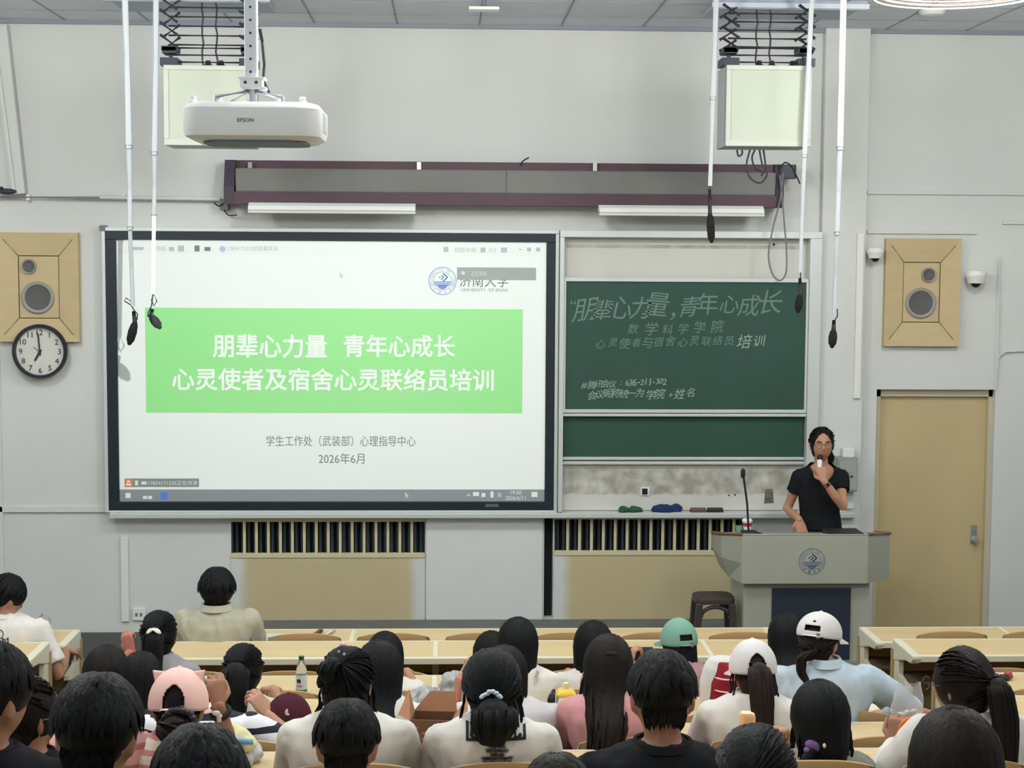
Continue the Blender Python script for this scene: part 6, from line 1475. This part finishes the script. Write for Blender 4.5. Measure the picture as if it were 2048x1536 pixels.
obj('spout', MB().lathe([(0.013, hh*0.84), (0.013, hh*0.98), (0.0001, hh)], p, 16), mat('spout_cream', (226, 214, 170), 0.45), t, sm=40)
sheet('notebook', [(1091, 1484), (1118, 1482), (1108, 1448), (1088, 1448)], DZ[5], (196, 196, 168), 'pale green notebook on the fifth desk beside the yellow-lidded bottle', 'notebook', 0.012)
# black bag with a white straw
bg, p = lump_bag('handbag', 'shiny black bag on the fourth desk behind the yellow-lidded bottle', 'bag', 1086, 1408, DZ[4], 0.10, 0.13, 0.10, mat('bag_gloss', (24, 23, 26), 0.35), 8, 8, 0.008)
a = P(1068, 1372, p.y - 0.06); b = P(1076, 1341, p.y - 0.06); tag(obj('drinking_straw', MB().tube([a, b], 0.0075, 10), mat('straw_white', (212, 208, 196), 0.5), bg, sm=50), 'white straw', 'x') if False else obj('white_tube', MB().tube([a, b], 0.0075, 10), mat('straw_white', (212, 208, 196), 0.5), bg, sm=50, label='white tube sticking out')
# red and white backpack
p = on_z(1447, 1424, DZ[4]); k = 448.0; t = thing('backpack', 'red and white backpack standing on the fourth desk', 'backpack', p)
def bp_ring(z, w0, w1, d_): return [p + Vector(((w0+w1)/2 + (w1-w0)/2*cos(a), 0.06 + d_*sin(a), z)) for a in [2*pi*i/24 for i in range(24)]]
hb = ztop_at(1440, 1320, p) - DZ[4]
obj('body', remesh(MB().loft([bp_ring(0.004, -0.085, 0.10, 0.07), bp_ring(0.04, -0.10, 0.115, 0.085), bp_ring(hb*0.5, -0.10, 0.115, 0.085), bp_ring(hb*0.8, -0.085, 0.105, 0.075), bp_ring(hb*0.96, -0.06, 0.08, 0.05), bp_ring(hb, -0.03, 0.05, 0.03)]), 0.008, 3, wrinkle=0.004), cloth('bag_white', (208, 204, 200)), t, sm=180)
obj('front_pocket', remesh(MB().loft([[q + Vector((0.014, -0.034, 0)) for q in bp_ring(z, a, b, d_)] for z, a, b, d_ in ((0.004, -0.075, 0.08, 0.068), (0.05, -0.085, 0.09, 0.082), (hb*0.55, -0.080, 0.09, 0.080), (hb*0.82, -0.055, 0.082, 0.066), (hb*0.95, -0.04, 0.06, 0.04))]), 0.008, 3, wrinkle=0.003), cloth('bag_red', (140, 34, 46)), t, sm=180)
for zf in (0.22, 0.50, 0.74):
    pts = [p + Vector((0.016 - 0.086*cos(a), 0.026 - 0.092*sin(a), hb*zf - 0.012*sin(a))) for a in [pi*(0.24 + 0.52*i/14) for i in range(15)]]
    obj('white_piping', MB().tube(pts, 0.0035, 6), M_offw, t, sm=60)
obj('pull_loop', MB().tube([p + Vector((0.0, -0.06, 0.02)), p + Vector((0.012, -0.09, 0.045)), p + Vector((0.03, -0.08, 0.02))], 0.008, 8), cloth('bag_red', (140, 34, 46)), t, sm=60)
# peach bottle cap in front of the white-capped woman
p = on_z(1494, 1505, DZ[6]); p = Vector((P(1494, 1440, D(5.6)).x, D(5.6), DZ[6])); hh = P(1494, 1424, p.y).z - DZ[6]; t = thing('drink_bottle', 'bottle with a peach flip lid in front of the white-capped ponytail', 'bottle', p)
obj('bottle_body', MB().lathe([(0.0001, 0), (0.030, 0), (0.032, 0.01), (0.032, hh*0.72), (0.026, hh*0.76), (0.0001, hh*0.76)], p, 24), mat('bottle_peach', (226, 176, 130), 0.4), t, sm=40)
obj('flip_lid', MB().loft([[p + Vector((x, y, z)) for x, y in rr_plan(-a, a, -a, a, a*0.7, 5)] for z, a in ((hh*0.76, 0.029), (hh*0.92, 0.029), (hh*0.97, 0.026))]), mat('lid_peach', (230, 182, 134), 0.4), t, sm=40)
obj('lid_tab', MB().rbox(p.x-0.022, p.x+0.016, p.y-0.022, p.y+0.02, p.z+hh*0.97, p.z+hh, 0.008), mat('tab_cream', (238, 214, 170), 0.4), t, bevel=0.002)
# cream and blue pouch at the left
rr = random.Random(12); p = on_z(470, 1534, DZ[6]); m = MB(); 
for i in range(10): m.ell(p + Vector((rr.uniform(-0.055, 0.05), rr.uniform(-0.02, 0.06), rr.uniform(0.03, 0.08))), (0.05, 0.045, 0.04), Matrix.Rotation(rr.uniform(-.5, .5), 3, 'Y'), 12, 8)
g = remesh(m, 0.008, 2, wrinkle=0.010, wscale=16)
for q in g.v: q.z = max(q.z, p.z + 0.002)
t = thing('tote_bag', 'cream, blue and white soft bag on the sixth desk by the pink cap', 'bag', p)
obj('bag_body', g, cloth('bag_grey_white', (190, 192, 196)), t, sm=180)
m = MB().ell(p + Vector((-0.02, 0.02, 0.118)), (0.075, 0.06, 0.034), Matrix.Rotation(0.2, 3, 'Y'), 18, 12).ell(p + Vector((0.03, 0.0, 0.085)), (0.05, 0.055, 0.03), None, 16, 10)
g = remesh(m, 0.007, 2, wrinkle=0.008, wscale=18); obj('cream_flap', g, cloth('cream_flap', (214, 208, 164)), t, sm=180)
obj('blue_band', MB().tube([p + Vector((-0.085, -0.03, 0.125)), p + Vector((-0.04, -0.055, 0.122)), p + Vector((0.02, -0.058, 0.112)), p + Vector((0.065, -0.03, 0.10))], 0.011, 8), cloth('blue_band', (120, 172, 200)), t, sm=60)
# clear bag held by the woman with glasses, orange handle
Yb = D(5.42); p = P(1812, 1450, Yb); t = thing('snack_bag', 'clear plastic bag with white sweets and an orange ring handle, held up', 'bag', p)
rows_ = []; rr = random.Random(9)
for j in range(9):
    f = j/8.0; c = P(1812 + 6*f, 1455 - 88*f, Yb); hw = 0.052*(0.75 + 0.35*sin(pi*min(1, f*0.9+0.1))); ring_ = []
    for i in range(20):
        a = 2*pi*i/20; r_ = 1 + 0.10*rr.uniform(-1, 1); ring_.append(c + Vector((hw*cos(a)*r_, 0.022*sin(a)*r_*(1-0.4*f), 0.006*rr.uniform(-1, 1) + (0.005*cos(2*a) if j == 8 else 0))))
    rows_.append(ring_)
M_film = mat('clear_film', (236, 238, 238), 0.25, alpha=0.36, spec=0.6)
obj('film', MB().loft(rows_, caps=False), M_film, t, sm=60)
for i in range(7):
    c = P(1800 + rr.uniform(-8, 32), 1442 - rr.uniform(0, 26), Yb); obj('sweet', MB().ell(c, (0.012, 0.010, 0.008), Matrix.Rotation(rr.uniform(0, 3), 3, 'Y'), 10, 8), mat('sweet_white', (224, 220, 212), 0.5), t, sm=60)
c = P(1821, 1464, Yb - 0.16); obj('ring_handle', MB().tube([c + Vector((0.036*cos(a), 0.004*sin(a), 0.044*sin(a))) for a in [0.9 + 3.9*i/20 for i in range(21)]], 0.008, 10), mat('handle_orange', (214, 112, 34), 0.4), t, sm=60)
# wrapper on the right block
p = on_z(2006, 1360, DZ[3]); m = MB(); rr = random.Random(15)
t = thing('snack_wrapper', 'crumpled red and black wrapper on the right block desk', 'wrapper', p)
for i in range(5): m.ell(p + Vector((rr.uniform(-0.04, 0.01), rr.uniform(-0.01, 0.02), 0.014)), (0.025, 0.02, 0.012), Matrix.Rotation(rr.uniform(-.5, .5), 3, 'Y'), 10, 8)
g = remesh(m, 0.005, 1, wrinkle=0.006, wscale=40)
for q in g.v: q.z = max(q.z, p.z + 0.002)
obj('dark_end', g, mat('wrapper_dark', (44, 34, 40), 0.4), t, sm=180)
m = MB()
for i in range(5): m.ell(p + Vector((rr.uniform(0.02, 0.05), rr.uniform(-0.01, 0.02), rr.uniform(0.015, 0.032))), (0.018, 0.016, 0.014), Matrix.Rotation(rr.uniform(-.8, .8), 3, 'Y'), 10, 8)
g = remesh(m, 0.005, 1, wrinkle=0.007, wscale=44); obj('red_end', g, mat('wrapper_red', (172, 66, 72), 0.4), t, sm=180)
# phone held near the green cap
c = P(1277, 1308, D(7.85)); Rp = Matrix.Rotation(-0.5, 3, 'X'); t = thing('phone', 'black phone held sideways in front of the mint green cap', 'phone', c - Vector((0, 0, 0.03)))
obj('phone_body', MB().obox(c, (0.15, 0.009, 0.072), Rp), M_black, t, bevel=0.004)
